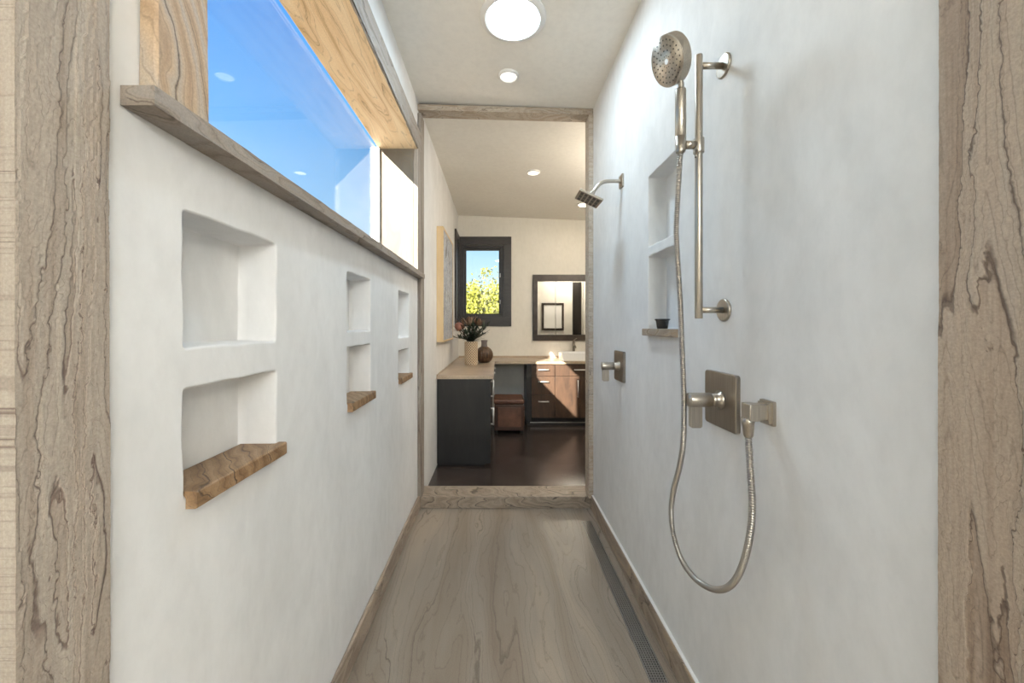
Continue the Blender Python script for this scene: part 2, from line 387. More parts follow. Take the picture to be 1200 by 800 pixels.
M['dark_frame'] = wood('dark_bronze_frame', (0.022, 0.019, 0.018), (0.045, 0.039, 0.036), (3, 3, 10), 0.42)
M['espresso_frame'] = wood('espresso_mirror_frame', (0.020, 0.012, 0.008), (0.05, 0.032, 0.022), (6, 6, 6), 0.4)
M['espresso'] = wood('espresso_wood', (0.038, 0.022, 0.014), (0.088, 0.049, 0.029), (5, 5, 1.2), 0.42)
M['black_panel'] = wood('black_stained_wood', (0.010, 0.010, 0.0105), (0.020, 0.019, 0.019), (6, 6, 1.5), 0.38)
M['kick'] = simple('dark_toe_kick', (0.012, 0.011, 0.011), 0.5)
M['mirror'] = simple('mirror_glass', (0.88, 0.89, 0.88), 0.02, 1.0)
M['porcelain'] = simple('white_porcelain', (0.86, 0.86, 0.85), 0.12)
def mk_counter():
    m, nt, b = newmat('beige_stone_worktop')
    t = nt.nodes.new('ShaderNodeTexCoord')
    n1 = noise(nt, t.outputs['Object'], 4, 6, 0.65, 0.5); n2 = noise(nt, t.outputs['Object'], 120, 2, 0.5)
    cr = ramp(nt, [(0.3, (0.40, 0.305, 0.215)), (0.7, (0.56, 0.44, 0.325))]); nt.links.new(n1.outputs[0], cr.inputs[0])
    c2 = ramp(nt, [(0.35, (0.85, 0.85, 0.85)), (0.65, (1.05, 1.05, 1.05))]); nt.links.new(n2.outputs[0], c2.inputs[0])
    nt.links.new(mixc(nt, 1.0, cr.outputs[0], c2.outputs[0], 'MULTIPLY'), b.inputs['Base Color']); b.inputs['Roughness'].default_value = 0.3
    return m
M['counter'] = mk_counter()
def mk_darkfloor():
    m, nt, b = newmat('stained_dark_concrete')
    t = nt.nodes.new('ShaderNodeTexCoord')
    n1 = noise(nt, t.outputs['Object'], 3.0, 7, 0.65, 0.8)
    cr = ramp(nt, [(0.3, (0.024, 0.017, 0.0145)), (0.5, (0.040, 0.029, 0.025)), (0.75, (0.075, 0.056, 0.048))]); nt.links.new(n1.outputs[0], cr.inputs[0])
    nt.links.new(cr.outputs[0], b.inputs['Base Color'])
    r = ramp(nt, [(0.3, (0.20,)*3), (0.8, (0.28,)*3)]); nt.links.new(n1.outputs[0], r.inputs[0]); nt.links.new(r.outputs[0], b.inputs['Roughness'])
    return m
M['dark_floor'] = mk_darkfloor()
def mk_leather():
    m, nt, b = newmat('brown_leather')
    t = nt.nodes.new('ShaderNodeTexCoord')
    n1 = noise(nt, t.outputs['Object'], 7, 6, 0.7, 0.3); v = nt.nodes.new('ShaderNodeTexVoronoi'); v.inputs['Scale'].default_value = 160
    nt.links.new(t.outputs['Object'], v.inputs['Vector'])
    cr = ramp(nt, [(0.3, (0.055, 0.023, 0.014)), (0.7, (0.19, 0.085, 0.05))]); nt.links.new(n1.outputs[0], cr.inputs[0])
    nt.links.new(cr.outputs[0], b.inputs['Base Color']); b.inputs['Roughness'].default_value = 0.42
    bp = nt.nodes.new('ShaderNodeBump'); bp.inputs['Strength'].default_value = 0.3; bp.inputs['Distance'].default_value = 0.001
    nt.links.new(v.outputs['Distance'], bp.inputs['Height']); nt.links.new(bp.outputs[0], b.inputs['Normal'])
    return m
M['leather'] = mk_leather()
M['leather_dark'] = simple('dark_leather_edge', (0.05, 0.022, 0.014), 0.45)
M['pale_wood'] = wood('pale_maple', (0.62, 0.43, 0.22), (0.72, 0.53, 0.30), (4, 4, 1), 0.5)
def mk_canvas():
    m, nt, b = newmat('abstract_canvas')
    t = nt.nodes.new('ShaderNodeTexCoord'); mp = nt.nodes.new('ShaderNodeMapping'); mp.inputs['Scale'].default_value = (1, 6, 1.6)
    nt.links.new(t.outputs['Object'], mp.inputs[0])
    n1 = noise(nt, mp.outputs[0], 3.2, 8, 0.72, 1.2)
    cr = ramp(nt, [(0.34, (0.03, 0.03, 0.035)), (0.44, (0.20, 0.18, 0.18)), (0.50, (0.62, 0.64, 0.66)), (0.56, (0.14, 0.19, 0.30)), (0.62, (0.50, 0.46, 0.44)), (0.70, (0.72, 0.70, 0.66))]); nt.links.new(n1.outputs[0], cr.inputs[0])
    nt.links.new(cr.outputs[0], b.inputs['Base Color']); b.inputs['Roughness'].default_value = 0.6
    return m
M['canvas'] = mk_canvas()
def mk_woven():
    m, nt, b = newmat('cream_woven_ceramic'); t = nt.nodes.new('ShaderNodeTexCoord'); sp = nt.nodes.new('ShaderNodeSeparateXYZ'); nt.links.new(t.outputs['Object'], sp.inputs[0])
    u = mathn(nt, 'MULTIPLY', mathn(nt, 'ARCTAN2', sp.outputs['Y'], sp.outputs['X']), 16/PI); v = mathn(nt, 'MULTIPLY', sp.outputs['Z'], 62.0)
    def band(x): return mathn(nt, 'ABSOLUTE', mathn(nt, 'SUBTRACT', mathn(nt, 'FLOORED_MODULO', x, 2.0), 1.0))
    d = mathn(nt, 'MAXIMUM', band(mathn(nt, 'ADD', u, v)), band(mathn(nt, 'SUBTRACT', u, v)))
    cr = ramp(nt, [(0.50, (0.16, 0.105, 0.06)), (0.72, (0.64, 0.50, 0.35))]); nt.links.new(d, cr.inputs[0]); nt.links.new(cr.outputs[0], b.inputs['Base Color'])
    b.inputs['Roughness'].default_value = 0.5
    return m
M['woven'] = mk_woven()
M['brown_vase'] = wood('brown_ribbed_wood', (0.035, 0.018, 0.010), (0.13, 0.07, 0.035), (12, 12, 1), 0.4)
M['vase_neck'] = simple('grey_brown_neck', (0.16, 0.13, 0.12), 0.5)
M['leaf'] = simple('dusky_leaf', (0.022, 0.040, 0.022), 0.5)
M['leaf_grey'] = simple('grey_green_leaf', (0.06, 0.085, 0.055), 0.5)
M['stem'] = simple('brown_stem', (0.06, 0.035, 0.02), 0.6)
M['protea_pink'] = simple('dusty_pink_bloom', (0.30, 0.135, 0.10), 0.7, bump=0.6, bscale=120)
M['protea_brown'] = simple('brown_bract', (0.16, 0.09, 0.055), 0.65)
M['protea_tan'] = simple('tan_bract', (0.36, 0.25, 0.17), 0.65)
M['glass_dark'] = simple('smoked_glass', (0.018, 0.017, 0.017), 0.12)
M['tree_leaf'] = simple('sunlit_leaf', (0.20, 0.215, 0.028), 0.6)
M['bark'] = simple('bark', (0.07, 0.045, 0.03), 0.8)
M['ground'] = simple('dry_ground', (0.30, 0.25, 0.17), 0.9)
M['caulk'] = simple('white_caulk', (0.80, 0.79, 0.76), 0.6)
M['light_ring'] = simple('white_trim_ring', (0.80, 0.79, 0.76), 0.5)
M['door_dark'] = wood('dark_door_wood', (0.008, 0.006, 0.005), (0.018, 0.013, 0.010), (5, 5, 1), 0.4)
def mk_glass():
    m = bpy.data.materials.new('window_glass'); m.use_nodes = True; nt = m.node_tree; nt.nodes.clear()
    o = nt.nodes.new('ShaderNodeOutputMaterial'); mx = nt.nodes.new('ShaderNodeMixShader'); tr = nt.nodes.new('ShaderNodeBsdfTransparent')
    gl = nt.nodes.new('ShaderNodeBsdfGlossy'); gl.inputs['Roughness'].default_value = 0.0
    fr = nt.nodes.new('ShaderNodeFresnel')
    ge = nt.nodes.new('ShaderNodeNewGeometry'); ior = mathn(nt, 'SUBTRACT', 1.42, mathn(nt, 'MULTIPLY', ge.outputs['Backfacing'], 1.42-1/1.42)); nt.links.new(ior, fr.inputs['IOR'])
    nt.links.new(fr.outputs[0], mx.inputs[0]); nt.links.new(tr.outputs[0], mx.inputs[1]); nt.links.new(gl.outputs[0], mx.inputs[2]); nt.links.new(mx.outputs[0], o.inputs[0])
    return m
M['glass'] = mk_glass()

# ------------------------------------------------------------------ room dimensions
XL, XR = -0.584, 0.70          # shower wall faces
T = 0.256                      # left wall thickness
YB = 5.78                      # back wall of the bathroom
def ceil_z(x): return 2.985 - 0.0389*(x-XL)
WY0, WY1, WZ0, WZ1 = 0.746, 2.70, 1.721, 2.578     # clear opening of the shower window

def fill_panel(bm, mp, loops):
    es = []
    for lp in loops:
        vs = [bm.verts.new(mp(u, v, 0)) for (u, v) in lp]
        for i in range(len(vs)): es.append(bm.edges.new((vs[i], vs[(i+1) % len(vs)])))
    bmesh.ops.triangle_fill(bm, use_beauty=True, use_dissolve=False, edges=es)
def niche_loops(u0, u1, v0, v1, seed, r=0.005, corner=0.007):
    """hand-formed rounded pocket: returns loops (u,v,w) from wall face to back"""
    rnd = random.Random(seed)
    ph = [rnd.uniform(0, 6.28) for _ in range(4)]
    def loop(grow, wdepth, k=6):
        cu, cv = (u0+u1)/2, (v0+v1)/2
        base = []
        pts = rrect(cu, cv, (u1-u0)+2*grow, (v1-v0)+2*grow, corner+grow, k)
        # subdivide long sides
        for i in range(len(pts)):
            a = pts[i]; b = pts[(i+1) % len(pts)]
            base.append(a)
            d = math.hypot(b[0]-a[0], b[1]-a[1])
            if d > 0.05:
                for q in range(1, 6): base.append((a[0]+(b[0]-a[0])*q/6, a[1]+(b[1]-a[1])*q/6))
        out = []
        for (u, v) in base:
            wob = 0.0016*math.sin(u*31+ph[0]+v*17) + 0.0014*math.sin(v*43+ph[1])
            wob2 = 0.0016*math.sin(v*29+ph[2]) + 0.0014*math.sin(u*47+ph[3])
            out.append((u+wob, v+wob2, wdepth))
        return out
    L = []
    for i in range(5):
        a = PI/2*i/4
        L.append(loop(r*(1-math.sin(a)), r*(1-math.cos(a))))
    return L, loop
def add_niche(bm, mp, u0, u1, v0, v1, depth, seed):
    L, loop = niche_loops(u0, u1, v0, v1, seed)
    L.append(loop(-0.002, depth*0.75)); L.append(loop(-0.003, depth*0.97)); L.append(loop(-0.006, depth))
    rings = [[bm.verts.new(mp(*p)) for p in lp] for lp in L]
    n = len(rings[0])
    for a, b in zip(rings, rings[1:]):
        for k in range(n):
            f = bm.faces.new((a[k], a[(k+1) % n], b[(k+1) % n], b[k])); f.smooth = True
    bm.faces.new(rings[-1])
    return [(p[0], p[1]) for p in L[0]]
def rect(u0, u1, v0, v1): return [(u0, v0), (u1, v0), (u1, v1), (u0, v1)]

# ---- left wall (shower + bathroom, one plane)
LN = [  # (y0,y1,z0,z1)
    (0.723, 1.023, 1.310, 1.565), (0.723, 1.023, 1.030, 1.232),
    (1.508, 1.785, 1.325, 1.560), (1.508, 1.785, 1.040, 1.263),
    (2.287, 2.562, 1.275, 1.557), (2.287, 2.562, 1.030, 1.200)]
LW = (5.40, 5.70, 1.46, 2.53)    # corner window opening in the left wall
bm = B(); mpl = lambda u, v, w_: (XL-w_, u, v)
loops = [rect(0.47, YB+0.2, -0.02, 3.02), rect(WY0-0.02, WY1+0.02, WZ0-0.03, WZ1+0.022), rect(*LW)]
for i, q in enumerate(LN): loops.append(add_niche(bm, mpl, *q, 0.097, i+1))
fill_panel(bm, mpl, loops)
mpl2 = lambda u, v, w_: (XL-T-w_, u, v)
fill_panel(bm, mpl2, [rect(0.47, YB+0.2, -0.02, 3.02), rect(WY0-0.02, WY1+0.02, WZ0-0.03, WZ1+0.022), rect(*LW)])
def reveal(bm, r, mpa, mpb):
    for i in range(len(r)):
        a, b = r[i], r[(i+1) % len(r)]
        bm.faces.new([bm.verts.new(p) for p in (mpa(*a, 0), mpa(*b, 0), mpb(*b, 0), mpb(*a, 0))])
reveal(bm, rect(WY0-0.02, WY1+0.02, WZ0-0.03, WZ1+0.022), mpl, mpl2); reveal(bm, rect(*LW), mpl, mpl2); reveal(bm, rect(0.47, YB+0.2, -0.02, 3.02), mpl, mpl2)
struct(obj('wall_left', bm, M['plaster'], recalc=False), 'white plaster wall with six niches under the long window')

# ---- right wall
RN = [(1.512, 1.804, 1.715, 2.035), (1.512, 1.804, 1.335, 1.667)]
RT = 0.13
bm = B(); mpr = lambda u, v, w_: (XR+w_, u, v)
loops = [rect(0.50, 2.96, -0.02, 2.98)]
for i, q in enumerate(RN): loops.append(add_niche(bm, mpr, *q, 0.085, i+11))
fill_panel(bm, mpr, loops)
mpr2 = lambda u, v, w_: (XR+RT+w_, u, v)
fill_panel(bm, mpr2, [rect(0.50, 2.96, -0.02, 2.98)]); reveal(bm, rect(0.50, 2.96, -0.02, 2.98), mpr, mpr2)
struct(obj('wall_right', bm, M['plaster'], recalc=False), 'white plaster wall carrying the shower fittings')

# ---- bathroom back wall, with window hole
BX0, BX1, BZ0, BZ1 = -0.545, 0.09, 1.46, 2.545       # window hole
bm = B(); mpb = lambda u, v, w_: (u, YB+w_, v)
BH = rect(BX0, BX1, BZ0, BZ1); BO = rect(XL-T, 2.95, -0.02, 3.02)
fill_panel(bm, mpb, [BO, BH])
mpb2 = lambda u, v, w_: (u, YB+0.18+w_, v)
fill_panel(bm, mpb2, [BO, BH]); reveal(bm, BH, mpb, mpb2); reveal(bm, BO, mpb, mpb2)
struct(obj('wall_back', bm, M['paint'], recalc=False), 'cream wall behind the vanity')
# ---- other shell walls
bm = B(); box(bm, 2.80, 2.95, 2.84, YB, -0.02, 2.99); struct(obj('wall_far_right', bm, M['paint']), 'cream end wall of the bathroom')
bm = B(); box(bm, XR+RT, 2.80, 2.84, 2.96, -0.02, 2.99); struct(obj('wall_inner', bm, M['paint']), 'cream wall facing the vanity')
bm = B(); box(bm, -0.9, 2.3, -3.1, -3.0, -0.02, 3.06); struct(obj('wall_rear', bm, M['paint']), 'cream wall behind the viewer')
bm = B(); box(bm, -0.90, -0.80, -3.0, 0.47, -0.02, 3.06); struct(obj('wall_rear_left', bm, M['paint']), 'cream wall left of the viewer')
bm = B(); box(bm, 2.2, 2.3, -3.0, 0.50, -0.02, 3.0); box(bm, XR+0.02, 2.3, 0.50, 0.60, -0.02, 3.0); struct(obj('wall_rear_right', bm, M['paint']), 'cream wall right of the viewer')
# ---- ceiling (slightly pitched)
bm = B(); x0, x1 = -0.90, 2.98
prism(bm, [(x0, ceil_z(x0)), (x1, ceil_z(x1)), (x1, ceil_z(x1)+0.12), (x0, ceil_z(x0)+0.12)], 'y', -3.15, YB+0.22)
struct(obj('ceiling', bm, M['ceil']), 'pale ceiling')
# ---- floors
DX0, DX1, DY0, DY1 = 0.577, 0.648, 0.75, 2.682
bm = B(); fill_panel(bm, lambda u, v, w_: (u, v, 0), [[(-0.85,-3.05),(2.25,-3.05),(2.25,0.5),(XR+0.02,0.5),(XR+0.02,2.88),(XL-0.02,2.88),(XL-0.02,0.5),(-0.85,0.5)], rect(DX0, DX1, DY0, DY1)])
struct(obj('floor', bm, M['floor_stone']), 'grey brown sandstone shower floor')
bm = B(); box(bm, XL, 2.8, 3.0, YB, -0.05, 0.0); struct(obj('floor_bathroom', bm, M['dark_floor']), 'dark brown glossy bathroom floor')
bm = B(); box(bm, -60, 60, -60, 60, -0.5, -0.3); struct(obj('ground', bm, M['ground']), 'dry ground outside')
# ---- skirting strips
bm = B(); rough_slab(bm, XL, XL+0.016, 0.58, 2.86, 0.001, 0.105, 'y', 0.0025, 0.03, 61); struct(obj('baseboard_left', bm, M['base_stone']), 'stone skirting along the niche wall')
bm = B(); rough_slab(bm, XR-0.016, XR, 0.62, 2.86, 0.001, 0.105, 'y', 0.0008, 0.03, 62); bl = obj('baseboard_right', bm, M['base_stone']); struct(bl, 'stone skirting along the fittings wall')
bm = B(); box(bm, XR-0.012, XR+0.001, 0.62, 2.84, 0.105, 0.111, 0.002); obj('caulk_line', bm, M['caulk'], bl)
# ---- stone portals, step, lintel, window casing
tn = 0
def trim(bm, mat, label):
    global tn
    tn += 1
    return struct(obj('trim_%d' % tn, bm, M[mat]), label)
bm = B(); rough_slab(bm, -0.81, -0.577, 0.464, 0.574, 0.001, 2.95, 'z', 0.002, 0.025, 1); trim(bm, 'jamb_stone', 'rough stone jamb at the near left')
bm = B(); ledge_face(bm, -0.568, 1, 0.461, 0.574, 0.001, 2.95, 0.012, 13, 2, fy=20, fz=1.1); trim(bm, 'ledge_grey', 'chipped face of the near left stone jamb')
bm = B(); rough_slab(bm, 0.698, XR+0.05, 0.488, 0.611, 0.001, 2.93, 'z', 0.0008, 0.03, 2); trim(bm, 'jamb_stone_tan', 'veined stone jamb at the near right')
bm = B(); ledge_face(bm, 0.688, -1, 0.485, 0.611, 0.001, 2.93, 0.010, 10, 5, fy=16, fz=0.9); trim(bm, 'ledge_tan', 'split face of the near right stone jamb')
bm = B(); rough_slab(bm, XL-0.001, -0.558, 2.835, 2.955, 0.086, 2.90, 'z', 0.003, 0.03, 3); trim(bm, 'jamb_stone', 'grey stone jamb left of the far doorway')
bm = B(); rough_slab(bm, 0.668, XR+0.001, 2.835, 2.955, 0.086, 2.885, 'z', 0.001, 0.03, 4); trim(bm, 'lintel_stone', 'pale stone jamb right of the far doorway')
bm = B()
prism(bm, [(XL, 2.925), (XR, 2.890), (XR, 2.933), (XL, 2.968)], 'y', 2.84, 2.95); trim(bm, 'lintel_stone', 'veined stone lintel over the far doorway')
bm = B(); rough_slab(bm, XL, XR, 2.862, 3.06, 0.0, 0.086, 'x', 0.0012, 0.03, 6); trim(bm, 'step_stone', 'veined stone step across the far doorway')
# sill: T-shaped slab lying in the opening and lapping the wall face
bm = B()
def jl(y0, y1, x, n, amp, seed):
    r = random.Random(seed); return [(x + r.gauss(0, amp), y0+(y1-y0)*i/n) for i in range(n+1)]
poly = jl(0.60, 2.835, -0.530, 60, 0.0007, 4) + [(XL+0.001, 2.835), (XL+0.001, WY1+0.019), (-0.836, WY1+0.019), (-0.836, WY0-0.019), (XL+0.001, WY0-0.019), (XL+0.001, 0.60)]
prism(bm, poly, 'z', 1.690, WZ0); trim(bm, 'sill_stone', 'grey stone sill under the long window')
bm = B(); rough_slab(bm, XL, -0.553, 0.630, 0.746, WZ0, 2.574, 'z', 0.0025, 0.03, 8); trim(bm, 'casing_stone', 'swirling stone casing at the near end of the window')
bm = B(); rough_slab(bm, XL, -0.553, 2.70, 2.832, WZ0, 2.578, 'z', 0.002, 0.03, 9); trim(bm, 'jamb_stone', 'stone casing at the far end of the window')
bm = B(); rough_slab(bm, XL, -0.553, 0.63, 2.47, 2.578, 2.735, 'y', 0.0015, 0.03, 10); trim(bm, 'sill_stone', 'long grey stone head casing over the window')
bm = B(); rough_slab(bm, XL, -0.553, 2.473, 2.832, 2.578, 2.735, 'y', 0.0015, 0.03, 11); trim(bm, 'sill_stone', 'short grey stone head casing beside the doorway')
bm = B(); rough_slab(bm, -0.828, -0.553, WY0-0.018, WY1+0.018, 2.5775, 2.598, 'y', 0.004, 0.03, 12); trim(bm, 'soffit_stone', 'honey stone soffit of the window')
bm = B(); rough_slab(bm, -0.826, -0.5835, 2.70, 2.719, WZ0, 2.577, 'z', 0.0006, 0.04, 13); trim(bm, 'reveal_stone', 'pale sunlit stone reveal at the far end of the window')
bm = B(); rough_slab(bm, -0.826, -0.5835, 0.727, 0.746, WZ0, 2.577, 'z', 0.0006, 0.04, 14); trim(bm, 'reveal_stone', 'stone reveal at the near end of the window')
# ---- window 1
wn1 = bpy.data.objects.new('window_1', None); C.objects.link(wn1); wn1.location = (-0.84, 1.72, WZ0); struct(wn1, 'long fixed window above the niches')
bm = B(); box(bm, -0.872, -0.815, 2.672, 2.699, WZ0, 2.577, 0.003); obj('window_frame', bm, M['white_frame'], wn1)
bm = B(); box(bm, -0.872, -0.828, 0.747, 0.772, WZ0, 2.577, 0.003); obj('window_frame', bm, M['white_frame'], wn1)
bm = B(); box(bm, -0.846, -0.840, 0.772, 2.672, WZ0, 2.578); obj('pane', bm, M['glass'], wn1)
# ---- window 2 : dark framed, back wall
def frame_xz(bm, x0, x1, z0, z1, wl, wr, wb, wt, y0, y1, bev=0.004):
    box(bm, x0, x1, y0, y1, z1-wt, z1, bev); box(bm, x0, x1, y0, y1, z0, z0+wb, bev)
    box(bm, x0, x0+wl, y0, y1, z0+wb, z1-wt, bev); box(bm, x1-wr, x1, y0, y1, z0+wb, z1-wt, bev)
wn2 = bpy.data.objects.new('window_2', None); C.objects.link(wn2); wn2.location = (-0.17, YB, 1.33); struct(wn2, 'dark framed window in the back wall')
bm = B(); frame_xz(bm, -0.575, 0.205, 1.335, 2.665, 0.07, 0.115, 0.14, 0.12, YB-0.025, YB+0.0); obj('casing', bm, M['dark_frame'], wn2)
bm = B(); frame_xz(bm, BX0, BX1, BZ0, BZ1, 0.045, 0.045, 0.04, 0.04, YB+0.02, YB+0.13, 0.003); obj('window_frame', bm, M['dark_frame'], wn2)
bm = B(); frame_xz(bm, BX0+0.04, BX1-0.04, BZ0+0.035, BZ1-0.035, 0.035, 0.03, 0.03, 0.035, YB+0.06, YB+0.10, 0.003); sash = obj('sash', bm, M['dark_frame'], wn2)
bm = B(); box(bm, BX0+0.06, BX1-0.06, YB+0.078, YB+0.083, BZ0+0.06, BZ1-0.06); obj('pane', bm, M['glass'], sash)
for zz in (2.10, 1.70):
    bm = B(); box(bm, BX1-0.056, BX1-0.040, YB+0.045, YB+0.062, zz-0.03, zz+0.03, 0.003); obj('latch', bm, M['white_frame'], sash)
# ---- window 3 : the same corner window's other half in the left wall
def frame_yz(bm, y0, y1, z0, z1, wd, x0, x1, bev=0.004):
    box(bm, x0, x1, y0, y1, z1-wd, z1, bev); box(bm, x0, x1, y0, y1, z0, z0+wd, bev)
    box(bm, x0, x1, y0, y0+wd, z0+wd, z1-wd, bev); box(bm, x0, x1, y1-wd, y1, z0+wd, z1-wd, bev)
wn3 = bpy.data.objects.new('window_3', None); C.objects.link(wn3); wn3.location = (XL, 5.55, 1.33); struct(wn3, 'dark framed window in the left wall beside the corner')
bm = B(); frame_yz(bm, 5.28, YB-0.026, 1.335, 2.665, 0.11, XL, XL+0.025); obj('casing', bm, M['dark_frame'], wn3)
bm = B(); frame_yz(bm, LW[0], LW[1], LW[2], LW[3], 0.04, XL-0.12, XL-0.01, 0.003); obj('window_frame', bm, M['dark_frame'], wn3)
bm = B(); box(bm, XL-0.07, XL-0.064, LW[0]+0.03, LW[1]-0.03, LW[2]+0.03, LW[3]-0.03); obj('pane', bm, M['glass'], wn3)

# ------------------------------------------------------------------ stone niche shelves
def shelf(x0, x1, y0, y1, z0, z1, label, group, seed, mat='shelf_stone'):
    bm = B(); cx, cy = (x0+x1)/2, (y0+y1)/2
    rough_slab(bm, x0, x1, y0, y1, z0, z1, 'y', 0.0012, 0.02, seed)
    tag(obj('niche_shelf', bm, M[mat], loc=(cx, cy, z0)), label, 'shelf', group)
G = 'stone shelves in the wall niches'
shelf(XL-0.092, -0.563, 0.727, 1.038, 1.006, 1.039, 'large honey brown stone shelf in the nearest lower niche of the window wall', G, 71)
shelf(XL-0.092, -0.563, 1.512, 1.800, 1.012, 1.047, 'brown stone shelf in the middle lower niche of the window wall', G, 72)
shelf(XL-0.092, -0.563, 2.290, 2.580, 1.003, 1.036, 'small brown stone shelf in the lower niche nearest the doorway', G, 73)
shelf(0.672, XR+0.080, 1.505, 1.806, 1.303, 1.335, 'greyish stone shelf with a dark cup on it, in the wall beside the hose', G, 74, 'base_stone')

# ------------------------------------------------------------------ linear drain
dr = thing('linear_drain', 'long narrow stainless steel drain grate set in the stone floor', 'drain', ((DX0+DX1)/2, (DY0+DY1)/2, 0))
bm = B(); box(bm, DX0, DX1, DY0, DY1, -0.06, -0.045); box(bm, DX0, DX0+0.002, DY0, DY1, -0.045, -0.001); box(bm, DX1-0.002, DX1, DY0, DY1, -0.045, -0.001); box(bm, DX0, DX1, DY0, DY0+0.002, -0.045, -0.001); box(bm, DX0, DX1, DY1-0.002, DY1, -0.045, -0.001)
obj('channel', bm, M['trough'], dr)
bm = B(); nx = 6; px_ = (DX1-DX0-0.008)/nx; ny = int((DY1-DY0-0.008)/px_); py_ = (DY1-DY0-0.008)/ny
hb = 0.0019; gx0, gy0 = DX0+0.004, DY0+0.004
for i in range(nx+1):
    xx = gx0+i*px_; box(bm, xx-hb, xx+hb, DY0+0.002, DY1-0.002, -0.004, 0.0004)
for j in range(ny+1):
    yy = gy0+j*py_
    for i in range(nx):
        box(bm, gx0+i*px_+hb, gx0+(i+1)*px_-hb, yy-hb, yy+hb, -0.004, 0.0003)
obj('grate', bm, M['steel'], dr)

# ------------------------------------------------------------------ slide bar
SY = 1.198; BXc = 0.621
sb = thing('slide_bar', 'tall vertical brushed nickel slide bar on two round wall flanges', 'slide bar', (XR, SY, 1.397))
bm = B(); cyl(bm, (BXc, SY, 1.371), (BXc, SY, 2.182), 0.0112, 28, 0.0015); obj('bar', bm, M['nickel'], sb)
for zz in (1.397, 2.150):
    bm = B(); tube(bm, [(XR, SY, zz), (XR-0.004, SY, zz), (XR-0.0065, SY, zz), (XR-0.007, SY, zz)], [0.035, 0.035, 0.033, 0.031], 36); obj('flange', bm, M['nickel'], sb)
    bm = B(); cyl(bm, (XR-0.005, SY, zz), (BXc, SY, zz), 0.0095, 24); obj('post', bm, M['nickel'], sb)
# sliding holder
HX = 0.565
bm = B(); cyl(bm, (BXc, SY, 1.880), (BXc, SY, 1.926), 0.0155, 28, 0.002); sl = obj('slider', bm, M['nickel'], sb)
bm = B(); cyl(bm, (BXc-0.01, SY, 1.906), (HX+0.012, SY, 1.906), 0.0125, 24); obj('holder_arm', bm, M['nickel'], sl)
bm = B(); tube(bm, [(HX, SY, 1.884), (HX, SY, 1.930), (HX, SY, 1.930), (HX, SY, 1.884)], [0.0135, 0.0165, 0.0145, 0.0122], 28, cap=False); obj('holder_cup', bm, M['nickel'], sl)
bm = B(); tube(bm, [(BXc-0.012, SY-0.012, 1.882), (BXc-0.016, SY-0.020, 1.872), (BXc-0.024, SY-0.028, 1.856)], [0.005, 0.0045, 0.003], 10); obj('lock_lever', bm, M['nickel_dark'], sl)
# ------------------------------------------------------------------ hand shower
hs = thing('hand_shower', 'round brushed nickel hand shower standing in the slide bar holder', 'hand shower', (HX, SY, 1.885))
bm = B(); tube(bm, [(HX, SY, 1.887), (HX, SY, 1.925), (HX, SY, 1.932), (HX, SY, 1.934), (HX, SY, 2.072), (HX, SY, 2.077), (HX, SY, 2.078)], [0.0115, 0.0138, 0.0138, 0.0158, 0.0158, 0.0145, 0.009], 30)
obj('handle', bm, M['nickel'], hs)
nrm = Vector((-0.90, -0.13, -0.43)).normalized()
fc = Vector(((779-VX)/F*1.16, 1.16, H+(VY-73)/F*1.16))      # centre of spray face
fc = Vector((0.520, SY-0.004, 2.160))
back = fc - nrm*0.030
bm = B(); tube(bm, smooth_path([(HX, SY, 2.074), (HX+0.001, SY, 2.095), back - nrm*0.004 + Vector((0.004, 0, -0.052)), back + Vector((0, 0, -0.040))], 6), 0.0085, 18); obj('neck', bm, M['nickel'], hs)
R = 0.0715
bm = B(); tube(bm, [back-nrm*0.005, back-nrm*0.001, back, back+nrm*0.0015, back+nrm*0.002, fc-nrm*0.0012, fc-nrm*0.0007, fc, fc, fc-nrm*0.003], [R*0.5, R*0.93, R*0.975, R, R, R, R, R*0.985, R*0.955, R*0.95], 56); head = obj('head', bm, M['nickel'], hs)
bm = B(); tube(bm, [fc-nrm*0.006, fc-nrm*0.0022, fc-nrm*0.0018], [R*0.945, R*0.945, R*0.93], 48); fp = obj('spray_face', bm, M['faceplate'], head)
u1 = nrm.cross(Vector((0, 1, 0))).normalized(); u2 = nrm.cross(u1)
bm = B()
for rr, cnt in ((0.016, 10), (0.030, 12), (0.044, 18), (0.058, 24)):
    for k in range(cnt):
        a = 2*PI*(k+(0.5 if rr in (0.030, 0.058) else 0))/cnt
        p = fc + u1*rr*math.cos(a) + u2*rr*math.sin(a)
        tube(bm, [p-nrm*0.003, p+nrm*0.0012], [0.0029, 0.0022] if rr > 0.02 else [0.002, 0.0015], 8)
nz = obj('nozzles', bm, M['rubber'], fp); nz['kind'] = 'stuff'
bm = B(); tube(bm, [fc-nrm*0.002, fc+nrm*0.0012, fc+nrm*0.0014], [0.0085, 0.0085, 0.007], 24); obj('centre_ring', bm, M['chrome'], fp)
# ------------------------------------------------------------------ hose
def P(px, py, X):
    d = X*F/(px-VX); return (X, d, H+(VY-py)/F*d)
hp = [(797.4, 176, 0.565), (796, 200, 0.566), (794, 235, 0.569), (792.5, 270, 0.573), (794.5, 310, 0.577), (797, 350, 0.580), (799, 400, 0.584), (800.5, 440, 0.587), (801.5, 480, 0.590), (800.5, 520, 0.593), (796, 548, 0.596), (789.5, 574, 0.599), (786.5, 598, 0.602), (789, 625, 0.605), (798, 654, 0.608), (813, 676, 0.611), (831, 688.5, 0.614), (848, 690, 0.617), (862, 679, 0.625), (872.5, 655, 0.632), (879.5, 622, 0.638), (881.5, 590, 0.642), (879.5, 555, 0.645), (877.5, 525, 0.647), (877, 512, 0.648)]
path = smooth_path([P(*q) for q in hp], 10)
